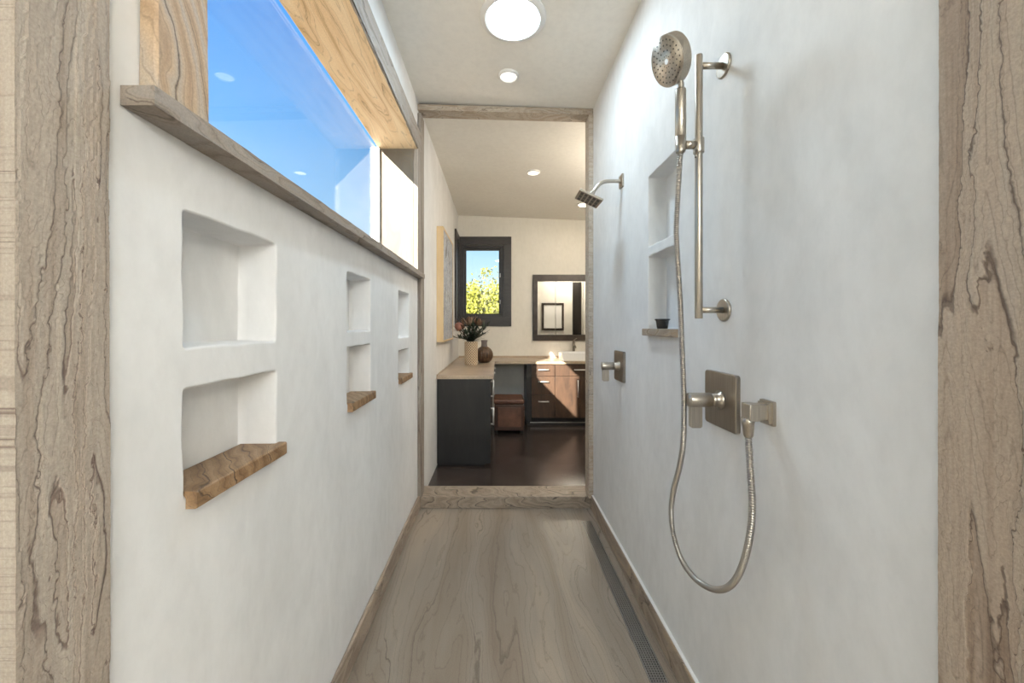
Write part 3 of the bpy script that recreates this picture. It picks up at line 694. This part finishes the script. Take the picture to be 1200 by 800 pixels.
# resample evenly to pitch and build rings
def resample(pts, step):
    out = [pts[0]]; acc = 0
    for a, b in zip(pts, pts[1:]):
        L = (b-a).length
        if L == 0: continue
        t = step-acc
        while t <= L:
            out.append(a+(b-a)*(t/L)); t += step
        acc = L-(t-step)
    return out
rs = resample(path, 0.0016)
bm = B(); tube(bm, rs, [0.0088 if (i % 4) in (0, 1) else 0.0066 for i in range(len(rs))], 12)
ho = thing('shower_hose', 'ribbed metal shower hose hanging in a long loop from hand shower to wall elbow', 'hose', rs[0])
obj('hose', bm, M['nickel_hose'], ho)
bm = B(); tube(bm, [rs[0]+Vector((0, 0, 0.010)), rs[0], rs[0]-Vector((0, 0, 0.012))], [0.0110, 0.0110, 0.0085], 20); obj('top_nut', bm, M['nickel'], ho)
# ------------------------------------------------------------------ supply elbow
EY, EZ = 1.0, 1.126
el = thing('supply_elbow', 'square brushed nickel wall elbow feeding the lower end of the hose', 'elbow', (XR, EY, EZ))
bm = B(); prism(bm, rrect(EY, EZ, 0.050, 0.062, 0.003, 3), 'x', XR, XR-0.008); prism(bm, rrect(EY, EZ, 0.042, 0.053, 0.003, 3), 'x', XR-0.008, XR-0.016); obj('wall_plate', bm, M['nickel'], el)
bm = B(); box(bm, 0.650, XR-0.012, EY-0.0165, EY+0.0165, EZ-0.018, EZ+0.022, 0.003); box(bm, 0.6385, 0.664, EY-0.018, EY+0.018, EZ-0.020, EZ+0.0235, 0.0025); obj('arm', bm, M['nickel'], el)
zb = EZ-0.020; xe = rs[-1].x; ye = rs[-1].y
bm = B(); tube(bm, [(xe-0.003, EY, zb+0.006), (xe-0.003, EY, zb-0.006), (xe-0.003, EY, zb-0.008), (xe, ye, zb-0.020), (xe, ye, zb-0.040), (xe, ye, zb-0.046)], [0.0150, 0.0150, 0.0142, 0.0132, 0.0115, 0.0085], 24); obj('hose_nut', bm, M['nickel'], el)
# ------------------------------------------------------------------ mixing valves
def valve(y, label):
    z = 1.119
    v = thing('shower_valve', label, 'shower valve', (XR, y, z), 'shower valves on the plaster wall')
    bm = B(); o = rrect(y, z, 0.168, 0.170, 0.010, 5); i_ = rrect(y, z, 0.164, 0.166, 0.009, 5)
    rings = [[bm.verts.new((x, p[0], p[1])) for p in pp] for x, pp in ((XR, o), (XR-0.011, o), (XR-0.013, i_))]
    for a, b in zip(rings, rings[1:]):
        for k in range(len(a)): bm.faces.new((a[k], a[(k+1) % len(a)], b[(k+1) % len(a)], b[k]))
    bm.faces.new(rings[-1]); obj('wall_plate', bm, M['nickel_dark'], v)
    bm = B(); tube(bm, [(XR-0.012, y, z), (XR-0.016, y, z), (XR-0.030, y, z), (XR-0.042, y, z)], [0.033, 0.0215, 0.0195, 0.0195], 32); obj('collar', bm, M['nickel'], v)
    bm = B(); tube(bm, [(XR-0.040, y, z), (XR-0.0405, y, z), (XR-0.042, y, z), (0.5935, y, z), (0.592, y, z), (0.5918, y, z), (0.594, y, z)], [0.018, 0.0215, 0.0222, 0.0222, 0.0215, 0.019, 0.0185], 36); h = obj('handle', bm, M['nickel'], v)
    bm = B(); pr = rrect(0.6135, z-0.051, 0.037, 0.070, 0.008, 4); prism(bm, pr, 'y', y-0.006, y+0.006); obj('lever', bm, M['nickel'], h)
    return v
valve(1.203, 'large square shower valve with lever handle beside the hose')
valve(2.205, 'farther square shower valve with lever handle, the one nearest the doorway')
# ------------------------------------------------------------------ fixed shower head
AY = 2.18; AZ = 2.158
fs = thing('fixed_shower_head', 'square brushed nickel shower head on a bent wall arm near the doorway', 'shower head', (XR, AY, AZ))
bm = B(); prism(bm, rrect(AY, AZ, 0.062, 0.070, 0.004, 3), 'x', XR, XR-0.009); obj('wall_plate', bm, M['nickel'], fs)
bm = B(); ap = smooth_path([(XR-0.006, AY, AZ), (0.65, AY, AZ+0.001), (0.608, AY, AZ-0.001), (0.576, AY, AZ-0.014), (0.552, AY, AZ-0.040), (0.538, AY, AZ-0.060)], 6); tube(bm, ap, 0.0105, 20); obj('arm', bm, M['nickel'], fs)
hn = Vector((-0.42, 0.0, -0.90)).normalized(); hc = Vector((0.512, AY, 2.060))
bm = B(); tube(bm, [(0.540, AY, AZ-0.056), (0.535, AY, AZ-0.064), hc-hn*0.016, hc-hn*0.006], [0.012, 0.015, 0.015, 0.024], 20); obj('swivel', bm, M['nickel'], fs)
e1 = Vector((0, 1, 0)); e2 = hn.cross(e1).normalized()
def plate(bm, c, half, th, bev=0.0):
    m = Matrix((( e2.x, e1.x, hn.x, c.x), (e2.y, e1.y, hn.y, c.y), (e2.z, e1.z, hn.z, c.z), (0, 0, 0, 1)))
    b2 = B(); box(b2, -half[0], half[0], -half[1], half[1], -th/2, th/2, bev); bmesh.ops.transform(b2, matrix=m, verts=b2.verts)
    me = bpy.data.meshes.new('tmp'); b2.to_mesh(me); b2.free(); bm.from_mesh(me); bpy.data.meshes.remove(me)
bm = B(); plate(bm, hc, (0.070, 0.070), 0.014, 0.003); hd = obj('head', bm, M['nickel'], fs)
bm = B()
for i in range(5):
    for j in range(3):
        c = hc + hn*0.0072 + e2*(-0.048+0.024*i) + e1*(-0.042+0.042*j); plate(bm, c, (0.008, 0.017), 0.002)
sg = obj('spray_pads', bm, M['rubber'], hd)
# ------------------------------------------------------------------ cup on the shelf
cu = thing('cup', 'small dark ribbed glass cup standing on the shelf beside the hose', 'cup', (0.707, 1.665, 1.335))
bm = B(); lathe(bm, [(0.019, 1.3355), (0.021, 1.337), (0.026, 1.372)], 0.707, 1.665, 48, lambda r, z, a: r*(1+0.03*math.cos(16*a))); obj('body', bm, M['glass_dark'], cu)
bm = B(); lathe(bm, [(0.0255, 1.371), (0.031, 1.3715), (0.0312, 1.377), (0.027, 1.3775), (0.024, 1.360)], 0.707, 1.665, 32, None, False); obj('rim', bm, M['glass_dark'], cu)

# ------------------------------------------------------------------ ceiling lamps
def disk_light(name, loc, rad, watts, col, parent):
    l = bpy.data.lights.new(name, 'AREA'); l.shape = 'DISK'; l.size = rad*2; l.energy = watts; l.color = col
    o = bpy.data.objects.new(name, l); C.objects.link(o)
    o.parent = parent; o.location = Vector(loc)-wloc(parent)
    return o
def lamp_fixture(name, label, cat, x, y, r_out, r_in, watts, col, est, group=None):
    z = ceil_z(x)
    t = thing(name, label, cat, (x, y, z), group)
    sl = -0.0389
    bm = B(); n = 48; prof = [(r_out, 0.004), (r_out, -0.006), (r_out*0.985, -0.010), (r_in*1.08, -0.017), (r_in*1.02, -0.016), (r_in, -0.004), (r_in, 0.004)]
    lathe(bm, prof, 0, 0, n, None, False)
    for v in bm.verts: v.co.z += z + sl*v.co.x
    bmesh.ops.translate(bm, verts=bm.verts, vec=(x, y, 0)); obj('trim_ring', bm, M['light_ring'], t)
    bm = B(); tube(bm, [(x, y, z+0.003), (x, y, z-0.0075)], r_in*1.0, n); obj('lens', bm, emis(name+'_lens', col, est), t)
    if watts > 0: disk_light('lamp', (x, y, z-0.0085), r_in*0.97, watts, col, t)
    return t
lamp_fixture('tubular_skylight', 'large round tubular skylight in the shower ceiling', 'skylight', 0.080, 2.03, 0.172, 0.137, TUNNEL_W, (0.66, 0.85, 1.0), 4.0)
lamp_fixture('recessed_downlight', 'small round recessed downlight in the shower ceiling beyond the skylight', 'downlight', 0.071, 2.50, 0.066, 0.052, SHOWER_DOWN_W, (1.0, 0.95, 0.88), 1.3, 'recessed downlights')
lamp_fixture('recessed_downlight', 'small glowing downlight in the middle of the bathroom ceiling', 'downlight', 0.375, 4.05, 0.070, 0.056, 0.0, (1.0, 0.90, 0.74), 2.0, 'recessed downlights')
lamp_fixture('recessed_downlight', 'glowing downlight partly hidden behind the square shower head', 'downlight', 1.115, 5.02, 0.080, 0.066, BATH_DOWN_W, (1.0, 0.88, 0.70), 4.0, 'recessed downlights')
def fill_pendant(label, x, y, z, r, watts, col):  # added out-of-frame fill light, shaped as a hanging globe
    t = thing('fill_lamp', label, 'lamp', (x, y, ceil_z(x)), 'added globe fill lamps')
    bm = B(); bmesh.ops.create_uvsphere(bm, u_segments=32, v_segments=20, radius=r); bmesh.ops.translate(bm, verts=bm.verts, vec=(x, y, z))
    for f in bm.faces: f.smooth = True
    obj('globe', bm, emis('fill_globe', col, watts/(PI*4*PI*r*r)), t)
    bm = B(); tube(bm, [(x, y, z+r*0.98), (x, y, z+r+0.05), (x, y, z+r+0.052), (x, y, ceil_z(x)-0.02)], [0.03, 0.03, 0.004, 0.004], 16); obj('cord', bm, M['dark_frame'], t)
    bm = B(); tube(bm, [(x, y, ceil_z(x)-0.022), (x, y, ceil_z(x)-0.018), (x, y, ceil_z(x)+0.003)], [0.02, 0.055, 0.06], 24); obj('ceiling_rose', bm, M['dark_frame'], t)
    return t
fill_pendant('added white fill globe in the unseen part of the bathroom right of the doorway', 1.55, 3.45, 2.52, 0.14, BATH_FILL_W, (1.0, 0.90, 0.76))
fill_pendant('added cool white fill globe, unseen behind the viewer, left', 0.42, -2.0, 2.2, 0.20, REAR_FILL_W*0.5, (0.80, 0.91, 1.0))
fill_pendant('added warm white fill globe, unseen behind the viewer, right', 1.4, -2.1, 2.2, 0.20, REAR_FILL_W*0.5, (1.0, 0.95, 0.88))

# ------------------------------------------------------------------ painting
pt = thing('painting', 'abstract grey and blue canvas in a deep pale wood frame on the left wall', 'painting', (XL, 4.13, 1.187))
PX, PY0, PY1, PZ0, PZ1 = -0.519, 3.72, 4.54, 1.187, 2.30
bm = B(); frame_yz(bm, PY0, PY1, PZ0, PZ1, 0.018, XL, PX, 0.002); obj('frame', bm, M['pale_wood'], pt)
bm = B(); box(bm, XL+0.005, PX-0.004, PY0+0.018, PY1-0.018, PZ0+0.018, PZ1-0.018); obj('canvas', bm, M['canvas'], pt)

# ------------------------------------------------------------------ worktop (L-shaped)
CT0, CT1 = 0.835, 0.867
wt = thing('worktop', 'beige stone L-shaped worktop on the black cabinet and vanity', 'worktop', (-0.30, 4.5, CT0))
bm = B(); prism(bm, [(XL, 3.715), (-0.040, 3.715), (-0.040, 5.17), (2.0, 5.17), (2.0, YB), (XL, YB)], 'z', CT0, CT1)
bmesh.ops.bevel(bm, geom=[e for e in bm.edges if abs(e.verts[0].co.z-CT1) < 1e-5 and abs(e.verts[1].co.z-CT1) < 1e-5], offset=0.003, segments=2, affect='EDGES'); obj('slab', bm, M['counter'], wt)
bm = B(); box(bm, XL+0.012, 2.0, YB-0.012, YB, CT1, CT1+0.03, 0.002); box(bm, XL, XL+0.012, 3.715, YB, CT1, CT1+0.012, 0.002); obj('backsplash', bm, M['counter'], wt)
# ------------------------------------------------------------------ black side cabinet
def bar_handle(parent, p0, p1, out, r=0.008, mat='pull'):
    """bar pull standing off along vector `out` from p0..p1"""
    p0 = Vector(p0); p1 = Vector(p1); out = Vector(out); d = (p1-p0).normalized()
    bm = B(); cyl(bm, p0+out-d*0.012, p1+out+d*0.012, r, 12); tube(bm, [p0, p0+out], r*0.9, 10); tube(bm, [p1, p1+out], r*0.9, 10)
    return obj('handle', bm, M[mat], parent)
cb = thing('side_cabinet', 'black wooden cabinet under the near end of the worktop', 'cabinet', (-0.32, 4.45, 0))
bm = B(); box(bm, XL+0.004, -0.088, 3.735, 5.19, 0.055, CT0, 0.002); box(bm, XL+0.004, -0.066, 3.725, 3.742, 0.022, CT0, 0.002); obj('carcass', bm, M['black_panel'], cb)
bm = B(); box(bm, XL+0.01, -0.12, 3.75, 5.19, 0.0, 0.055); obj('plinth', bm, M['kick'], cb)
ys = [3.745, 4.22, 4.70, 5.17]
for i in range(3):
    a, b = ys[i]+0.002, ys[i+1]-0.002
    if i == 0:
        for (z0, z1, h0, h1) in ((0.61, 0.83, 0.66, 0.80), (0.07, 0.606, 0.39, 0.54)):
            bm = B(); box(bm, -0.088, -0.068, a, b, z0, z1, 0.002); d = obj('door', bm, M['black_panel'], cb)
            bar_handle(d, (-0.068, a+0.035, h0), (-0.068, a+0.035, h1), (0.028, 0, 0))
    else:
        bm = B(); box(bm, -0.088, -0.068, a, b, 0.61, 0.83, 0.002); d = obj('drawer', bm, M['black_panel'], cb)
        bar_handle(d, (-0.068, (a+b)/2-0.07, 0.80), (-0.068, (a+b)/2+0.07, 0.80), (0.034, 0, 0))
        bm = B(); box(bm, -0.088, -0.068, a, b, 0.07, 0.606, 0.002); obj('door', bm, M['black_panel'], cb)
# ------------------------------------------------------------------ vanity
VY0 = 5.205
vn = thing('vanity_cabinet', 'dark wood vanity with bar handles and a patch of sun on its front', 'cabinet', (1.1, 5.45, 0))
bm = B(); box(bm, 0.395, 1.98, VY0+0.002, YB-0.004, 0.10, CT0-0.001); box(bm, 0.388, 0.452, VY0-0.018, VY0+0.01, 0.06, CT0-0.002, 0.002); obj('carcass', bm, M['black_panel'], vn)
bm = B(); box(bm, 0.40, 1.98, VY0+0.03, YB-0.02, 0.0, 0.10); obj('plinth', bm, M['kick'], vn)
bm = B(); box(bm, 0.44, 1.98, VY0+0.022, VY0+0.030, 0.036, 0.048); obj('plinth_strip', bm, M['steel'], vn)
for (z0, z1, hz) in ((0.672, 0.822, 0.757), (0.424, 0.668, 0.598), (0.115, 0.420, 0.335)):
    bm = B(); box(bm, 0.458, 0.764, VY0-0.018, VY0+0.002, z0, z1, 0.002); d = obj('drawer', bm, M['espresso'], vn)
    bar_handle(d, (0.553, VY0-0.018, hz), (0.672, VY0-0.018, hz), (0, -0.028, 0))
bm = B(); box(bm, 0.770, 1.44, VY0-0.018, VY0+0.002, 0.672, 0.822, 0.002); d = obj('drawer', bm, M['espresso'], vn)
bar_handle(d, (1.03, VY0-0.018, 0.757), (1.20, VY0-0.018, 0.757), (0, -0.028, 0))
for (xa, xb, hx) in ((0.770, 1.098, 1.072), (1.102, 1.44, 1.41)):
    bm = B(); box(bm, xa, xb, VY0-0.018, VY0+0.002, 0.115, 0.668, 0.002); d = obj('door', bm, M['espresso'], vn)
    bar_handle(d, (hx, VY0-0.018, 0.40), (hx, VY0-0.018, 0.61), (0, -0.028, 0))
bm = B(); box(bm, 1.445, 1.97, VY0-0.018, VY0+0.002, 0.115, 0.822, 0.002); obj('door', bm, M['espresso'], vn)
# ------------------------------------------------------------------ basin and tap
bs = thing('vessel_basin', 'white rectangular basin sitting on the worktop under the mirror', 'basin', (1.12, 5.42, CT1))
bm = B()
prof = [(0.235, 0.165, CT1), (0.242, 0.172, CT1+0.004), (0.250, 0.180, CT1+0.104), (0.248, 0.178, CT1+0.108), (0.240, 0.170, CT1+0.108), (0.232, 0.162, CT1+0.030), (0.20, 0.13, CT1+0.020)]
rings = [[bm.verts.new((p[0], p[1], z)) for p in rrect(1.12, 5.42, 2*a, 2*b, 0.02, 4)] for (a, b, z) in prof]
for a, b in zip(rings, rings[1:]):
    for k in range(len(a)):
        f = bm.faces.new((a[k], a[(k+1) % len(a)], b[(k+1) % len(a)], b[k])); f.smooth = False
bm.faces.new(rings[0]); bm.faces.new(rings[-1]); obj('bowl', bm, M['porcelain'], bs)
bm = B(); cyl(bm, (1.12, 5.42, CT1+0.019), (1.12, 5.42, CT1+0.024), 0.022, 20); obj('waste', bm, M['chrome'], bs)
fa = thing('basin_tap', 'slim dark metal tap standing behind the white basin', 'tap', (1.115, 5.68, CT1))
bm = B(); tube(bm, [(1.115, 5.68, CT1), (1.115, 5.68, CT1+0.006), (1.115, 5.68, CT1+0.008), (1.115, 5.68, 1.115)], [0.026, 0.026, 0.018, 0.018], 24); obj('body', bm, M['nickel_dark'], fa)
bm = B(); tube(bm, [(1.115, 5.68, 1.06), (1.115, 5.60, 1.055), (1.115, 5.545, 1.045), (1.115, 5.530, 1.028)], 0.011, 16); obj('spout', bm, M['nickel_dark'], fa)
bm = B(); tube(bm, [(1.115, 5.68, 1.115), (1.115, 5.68, 1.126), (1.135, 5.65, 1.150), (1.150, 5.63, 1.160)], [0.016, 0.012, 0.006, 0.005], 14); obj('lever', bm, M['nickel_dark'], fa)
# ------------------------------------------------------------------ wall mirror
mr = thing('wall_mirror', 'dark framed paned mirror on the wall above the basin', 'mirror', (1.13, YB, 1.12))
bm = B(); frame_xz(bm, 0.523, 1.74, 1.122, 2.10, 0.068, 0.068, 0.085, 0.098, YB-0.035, YB, 0.003); obj('frame', bm, M['espresso_frame'], mr)
xs = [0.591, 0.861, 1.272, 1.672]
for a, b in zip(xs, xs[1:]):
    bm = B(); box(bm, a+0.002, b-0.002, YB-0.022, YB-0.004, 1.209, 2.000, 0.0015); obj('mirror_panel', bm, M['mirror'], mr)
# ------------------------------------------------------------------ things seen in the mirror, on the inner wall
fm = thing('framed_mirror', 'dark framed rectangle on the inner wall, seen reflected in the mirror', 'mirror', (1.22, 2.96, 1.24))
bm = B(); frame_xz(bm, 0.975, 1.46, 1.24, 1.84, 0.045, 0.045, 0.045, 0.045, 2.961, 2.985, 0.002); obj('frame', bm, M['espresso_frame'], fm)
bm = B(); box(bm, 1.02, 1.415, 2.961, 2.972, 1.285, 1.795); obj('panel', bm, M['white_frame'], fm)
dd = thing('inner_door', 'tall dark door panel, seen as a black strip in the mirror', 'door', (1.745, 3.0, 0))
bm = B(); box(bm, 1.65, 1.84, 2.961, 2.998, 0.003, 2.30, 0.003); obj('leaf', bm, M['door_dark'], dd)
bm = B(); tube(bm, [(1.675, 2.998, 1.0), (1.675, 3.04, 1.0), (1.675, 3.05, 1.0)], [0.01, 0.02, 0.02], 16); obj('knob', bm, M['chrome'], dd)
# ------------------------------------------------------------------ leather stool
st = thing('leather_stool', 'brown leather cube stool tucked under the worktop', 'stool', (0.14, 5.04, 0))
sx0, sx1, sy0, sy1 = -0.045, 0.335, 4.82, 5.22
bm = B(); box(bm, sx0+0.008, sx1-0.008, sy0+0.008, sy1-0.008, 0.035, 0.365, 0.012, 3); obj('body', bm, M['leather_dark'], st)
bm = B(); box(bm, sx0+0.045, sx1-0.045, sy0-0.002, sy0+0.03, 0.085, 0.330, 0.010, 3); obj('front_panel', bm, M['leather'], st)
bm = B(); box(bm, sx1-0.03, sx1+0.002, sy0+0.045, sy1-0.045, 0.085, 0.330, 0.010, 3); obj('side_panel', bm, M['leather'], st)
bm = B(); box(bm, sx0, sx1, sy0, sy1, 0.365, 0.428, 0.022, 4); obj('lid', bm, M['leather'], st)
for fx in (sx0+0.035, sx1-0.035):
    for fy in (sy0+0.035, sy1-0.035):
        bm = B(); cyl(bm, (fx, fy, 0), (fx, fy, 0.04), 0.02, 16); obj('foot', bm, M['kick'], st)
# ------------------------------------------------------------------ vases and flowers
vx, vy = -0.322, 4.75; vr = 0.079; vh = 0.285
vs_ = thing('woven_vase', 'cream cylindrical vase with a diamond weave, holding the flowers', 'vase', (vx, vy, CT1))
bm = B(); N = 192; rows = 120
prof = [(vr*0.93, CT1+0.0005), (vr*0.99, CT1+0.006)] + [(vr, CT1+0.01+(vh-0.02)*i/rows) for i in range(rows+1)] + [(vr*1.01, CT1+vh), (vr*0.93, CT1+vh), (vr*0.90, CT1+vh-0.05)]
def weave(r, z, a):
    u = a*16/PI; v = (z-CT1)*62
    d = max(abs(((u+v) % 2)-1), abs(((u-v) % 2)-1))
    return r + (0.005*(d-0.6) if CT1+0.012 < z < CT1+vh-0.012 else 0)
lathe(bm, prof, vx, vy, N, weave); obj('body', bm, M['woven'], vs_)
rx, ry = -0.172, 5.05
rv = thing('round_vase', 'round dark brown ribbed vase behind the woven one', 'vase', (rx, ry, CT1))
bm = B(); prof = []
for i in range(25):
    a = -PI/2+0.55 + (PI-0.55-0.40)*i/24
    prof.append((0.112*math.cos(a), CT1+0.0985+0.115*math.sin(a)))
lathe(bm, [(prof[0][0]*0.9, CT1+0.0005)]+prof, rx, ry, 120, lambda r, z, a: r*(1+0.022*math.cos(30*a))); obj('body', bm, M['brown_vase'], rv)
zt = prof[-1][1]
bm = B(); lathe(bm, [(prof[-1][0]*1.02, zt-0.004), (0.040, zt+0.012), (0.036, zt+0.05), (0.046, zt+0.085), (0.042, zt+0.086), (0.033, zt+0.05)], rx, ry, 40, None, False); obj('neck', bm, M['vase_neck'], rv)
# flowers: local frame, mouth of vase
mz = CT1+vh
def leaf(bm, p, d, L, W, curl=0.2):
    d = Vector(d).normalized(); s = d.cross(Vector((0, 0, 1)))
    s = s.normalized() if s.length > 1e-3 else Vector((1, 0, 0)); n = s.cross(d)
    rows_ = []
    for i in range(6):
        t = i/5; c = Vector(p) + d*L*t - n*curl*L*t*t*-1
        wd = W*math.sin(PI*min(1, 0.12+0.88*t)**0.8)*0.5 if i < 5 else 0.0005
        rows_.append((bm.verts.new(c-s*wd), bm.verts.new(c+n*wd*0.35*0-n*0.002), bm.verts.new(c+s*wd)))
    for a, b in zip(rows_, rows_[1:]):
        for k in (0, 1):
            f = bm.faces.new((a[k], a[k+1], b[k+1], b[k])); f.smooth = True
def stem_thing(name, label, group, tip, mat, nleaf, seed, LL, WW):
    r = random.Random(seed)
    base = Vector((vx+r.uniform(-.03, .03), vy+r.uniform(-.03, .03), CT1+0.012)); mouth = Vector((vx+(tip[0]-vx)*0.16, vy+(tip[1]-vy)*0.16, mz)); mouth.x = vx+max(-.05, min(.05, mouth.x-vx))
    t = thing(name, label, 'flower stem', base, group)
    path = smooth_path([base, base.lerp(mouth, 0.6), mouth, mouth.lerp(Vector(tip), 0.5)+Vector((0, 0, 0.012)), Vector(tip)], 5)
    bm = B(); tube(bm, path, 0.003, 6); obj('stem', bm, M['stem'], t)
    bm = B(); up = path[10:]
    for k in range(nleaf):
        q = up[min(len(up)-1, int(len(up)*k/nleaf))]; a = k*2.4+r.uniform(-.3, .3)
        tg = (Vector(tip)-mouth).normalized()
        dv = Vector((math.cos(a), math.sin(a), 0))*0.95 + tg*0.55 + Vector((0, 0, r.uniform(-.15, .5)))
        leaf(bm, q, dv, LL*r.uniform(.7, 1.15), WW*r.uniform(.8, 1.2), r.uniform(-.25, .25))
    leaf(bm, tip, Vector(tip)-mouth, LL, WW, 0.05)
    o = obj('leaves', bm, M[mat], t, recalc=False)
    return t
GL = 'dark leafy stems in the woven vase'; LB = 'dark green leafy stem spreading from the woven vase'
tips = [(-.50, 4.70, 1.20), (-.45, 4.80, 1.26), (-.40, 4.66, 1.28), (-.36, 4.82, 1.36), (-.30, 4.68, 1.33), (-.24, 4.76, 1.38), (-.20, 4.68, 1.29), (-.14, 4.75, 1.33), (-.17, 4.82, 1.24), (-.28, 4.88, 1.28), (-.42, 4.72, 1.19), (-.22, 4.62, 1.21)]
for i, tp in enumerate(tips): stem_thing('leafy_stem', LB, GL, tp, 'leaf' if i % 3 else 'leaf_grey', 16, 100+i, 0.105, 0.024)
def protea(label, c, mat_h, mat_b, rad, tall, ax, nb, seed):
    c = Vector(c); r = random.Random(seed); base = Vector((vx+r.uniform(-.03, .03), vy+r.uniform(-.03, .03), CT1+0.012)); ax = Vector(ax).normalized()
    mouth = Vector((vx+max(-.05, min(.05, (c.x-vx)*.3)), vy+(c.y-vy)*.2, mz))
    t = thing('protea', label, 'flower', base, 'proteas in the woven vase')
    bm = B(); tube(bm, smooth_path([base, base.lerp(mouth, .6), mouth, mouth.lerp(c-ax*rad, .5), c-ax*rad*0.9], 5), 0.005, 8); obj('stem', bm, M['stem'], t)
    q = ax.to_track_quat('Z', 'Y').to_matrix()
    bm = B(); bmesh.ops.create_uvsphere(bm, u_segments=28, v_segments=18, radius=1)
    for v in bm.verts:
        co = v.co.copy(); k = 1+0.06*math.sin(co.z*22+math.atan2(co.y, co.x)*9)
        v.co = c + q @ Vector((co.x*rad*k, co.y*rad*k, co.z*rad*tall*k))
    for f in bm.faces: f.smooth = True
    obj('flower_head', bm, M[mat_h], t)
    bm = B()
    for k in range(nb):
        a = 2*PI*k/nb*1.0 + (k % 3)*0.35; lev = (k % 3)
        dl = q @ Vector((math.cos(a)*(0.38+0.22*lev), math.sin(a)*(0.38+0.22*lev), 1.0))
        st_ = c + q @ Vector((math.cos(a)*rad*0.85, math.sin(a)*rad*0.85, -rad*tall*0.75))
        leaf(bm, st_, dl, rad*tall*2.1, rad*0.62, -0.12)
    obj('bracts', bm, M[mat_b], t, recalc=False)
protea('dusty pink rounded protea at the left of the bouquet', (-0.462, 4.66, 1.335), 'protea_pink', 'protea_brown', 0.050, 1.05, (-0.45, -0.6, 0.55), 9, 1)
protea('tan spiky protea standing tallest in the bouquet', (-0.345, 4.76, 1.395), 'protea_brown', 'protea_tan', 0.040, 1.5, (-0.15, -0.1, 1), 15, 2)
protea('brown narrow protea at the right of the bouquet', (-0.235, 4.78, 1.385), 'protea_brown', 'protea_brown', 0.032, 1.6, (0.35, 0, 1), 13, 3)

# ------------------------------------------------------------------ trees outside the back window
def tree(label, cx, cy, z0, h, rad, seed, nl):
    r = random.Random(seed)
    t = thing('garden_tree', label, 'tree', (cx, cy, -0.3), 'trees outside the back window')
    bm = B(); tube(bm, smooth_path([(cx, cy, -0.3), (cx+.05, cy, z0*0.5), (cx-.03, cy, z0)], 4), [0.10]*4+[0.08]*5, 10)
    ends = []
    for k in range(16):
        a = k*2.4; e_ = Vector((cx+math.cos(a)*rad*r.uniform(.3, .75), cy+math.sin(a)*rad*r.uniform(.3, .75), z0+h*r.uniform(.35, .9)))
        s_ = Vector((cx, cy, z0*r.uniform(.5, 1)))
        m_ = s_.lerp(e_, .5)+Vector((r.uniform(-.15, .15), r.uniform(-.15, .15), -.1)); pth = smooth_path([s_, m_, e_], 4)
        tube(bm, pth, [0.045*(1-0.8*i/(len(pth)-1)) for i in range(len(pth))], 6); ends += pth[3:]
    obj('trunk', bm, M['bark'], t)
    bm = B()
    cl = [p+Vector((r.gauss(0, .16), r.gauss(0, .16), r.gauss(0, .16))) for p in ends for _ in range(2)]
    for k in range(nl):
        c = cl[r.randrange(len(cl))]
        p = c+Vector((r.gauss(0, .11), r.gauss(0, .11), r.gauss(0, .12)))
        d = Vector((r.gauss(0, 1), r.gauss(0, 1), r.gauss(0.3, 1))).normalized(); s_ = d.cross(Vector((r.gauss(0, 1), r.gauss(0, 1), r.gauss(0, 1)))).normalized()
        L = r.uniform(.06, .12); W = L*.30
        bm.faces.new([bm.verts.new(q) for q in (p-d*L*.5, p+s_*W, p+d*L*.5, p-s_*W)])
    obj('foliage', bm, M['tree_leaf'], t, recalc=False)
tree('sunlit yellow green tree just outside the back window', -0.45, 10.6, 1.15, 1.60, 1.35, 5, 10000)
tree('sunlit yellow green tree outside the window, further right', 3.0, 12.8, 1.1, 1.6, 1.3, 6, 5000)
tree('sunlit yellow green tree outside the window, further left', -4.0, 12.6, 1.1, 1.7, 1.3, 8, 5000)
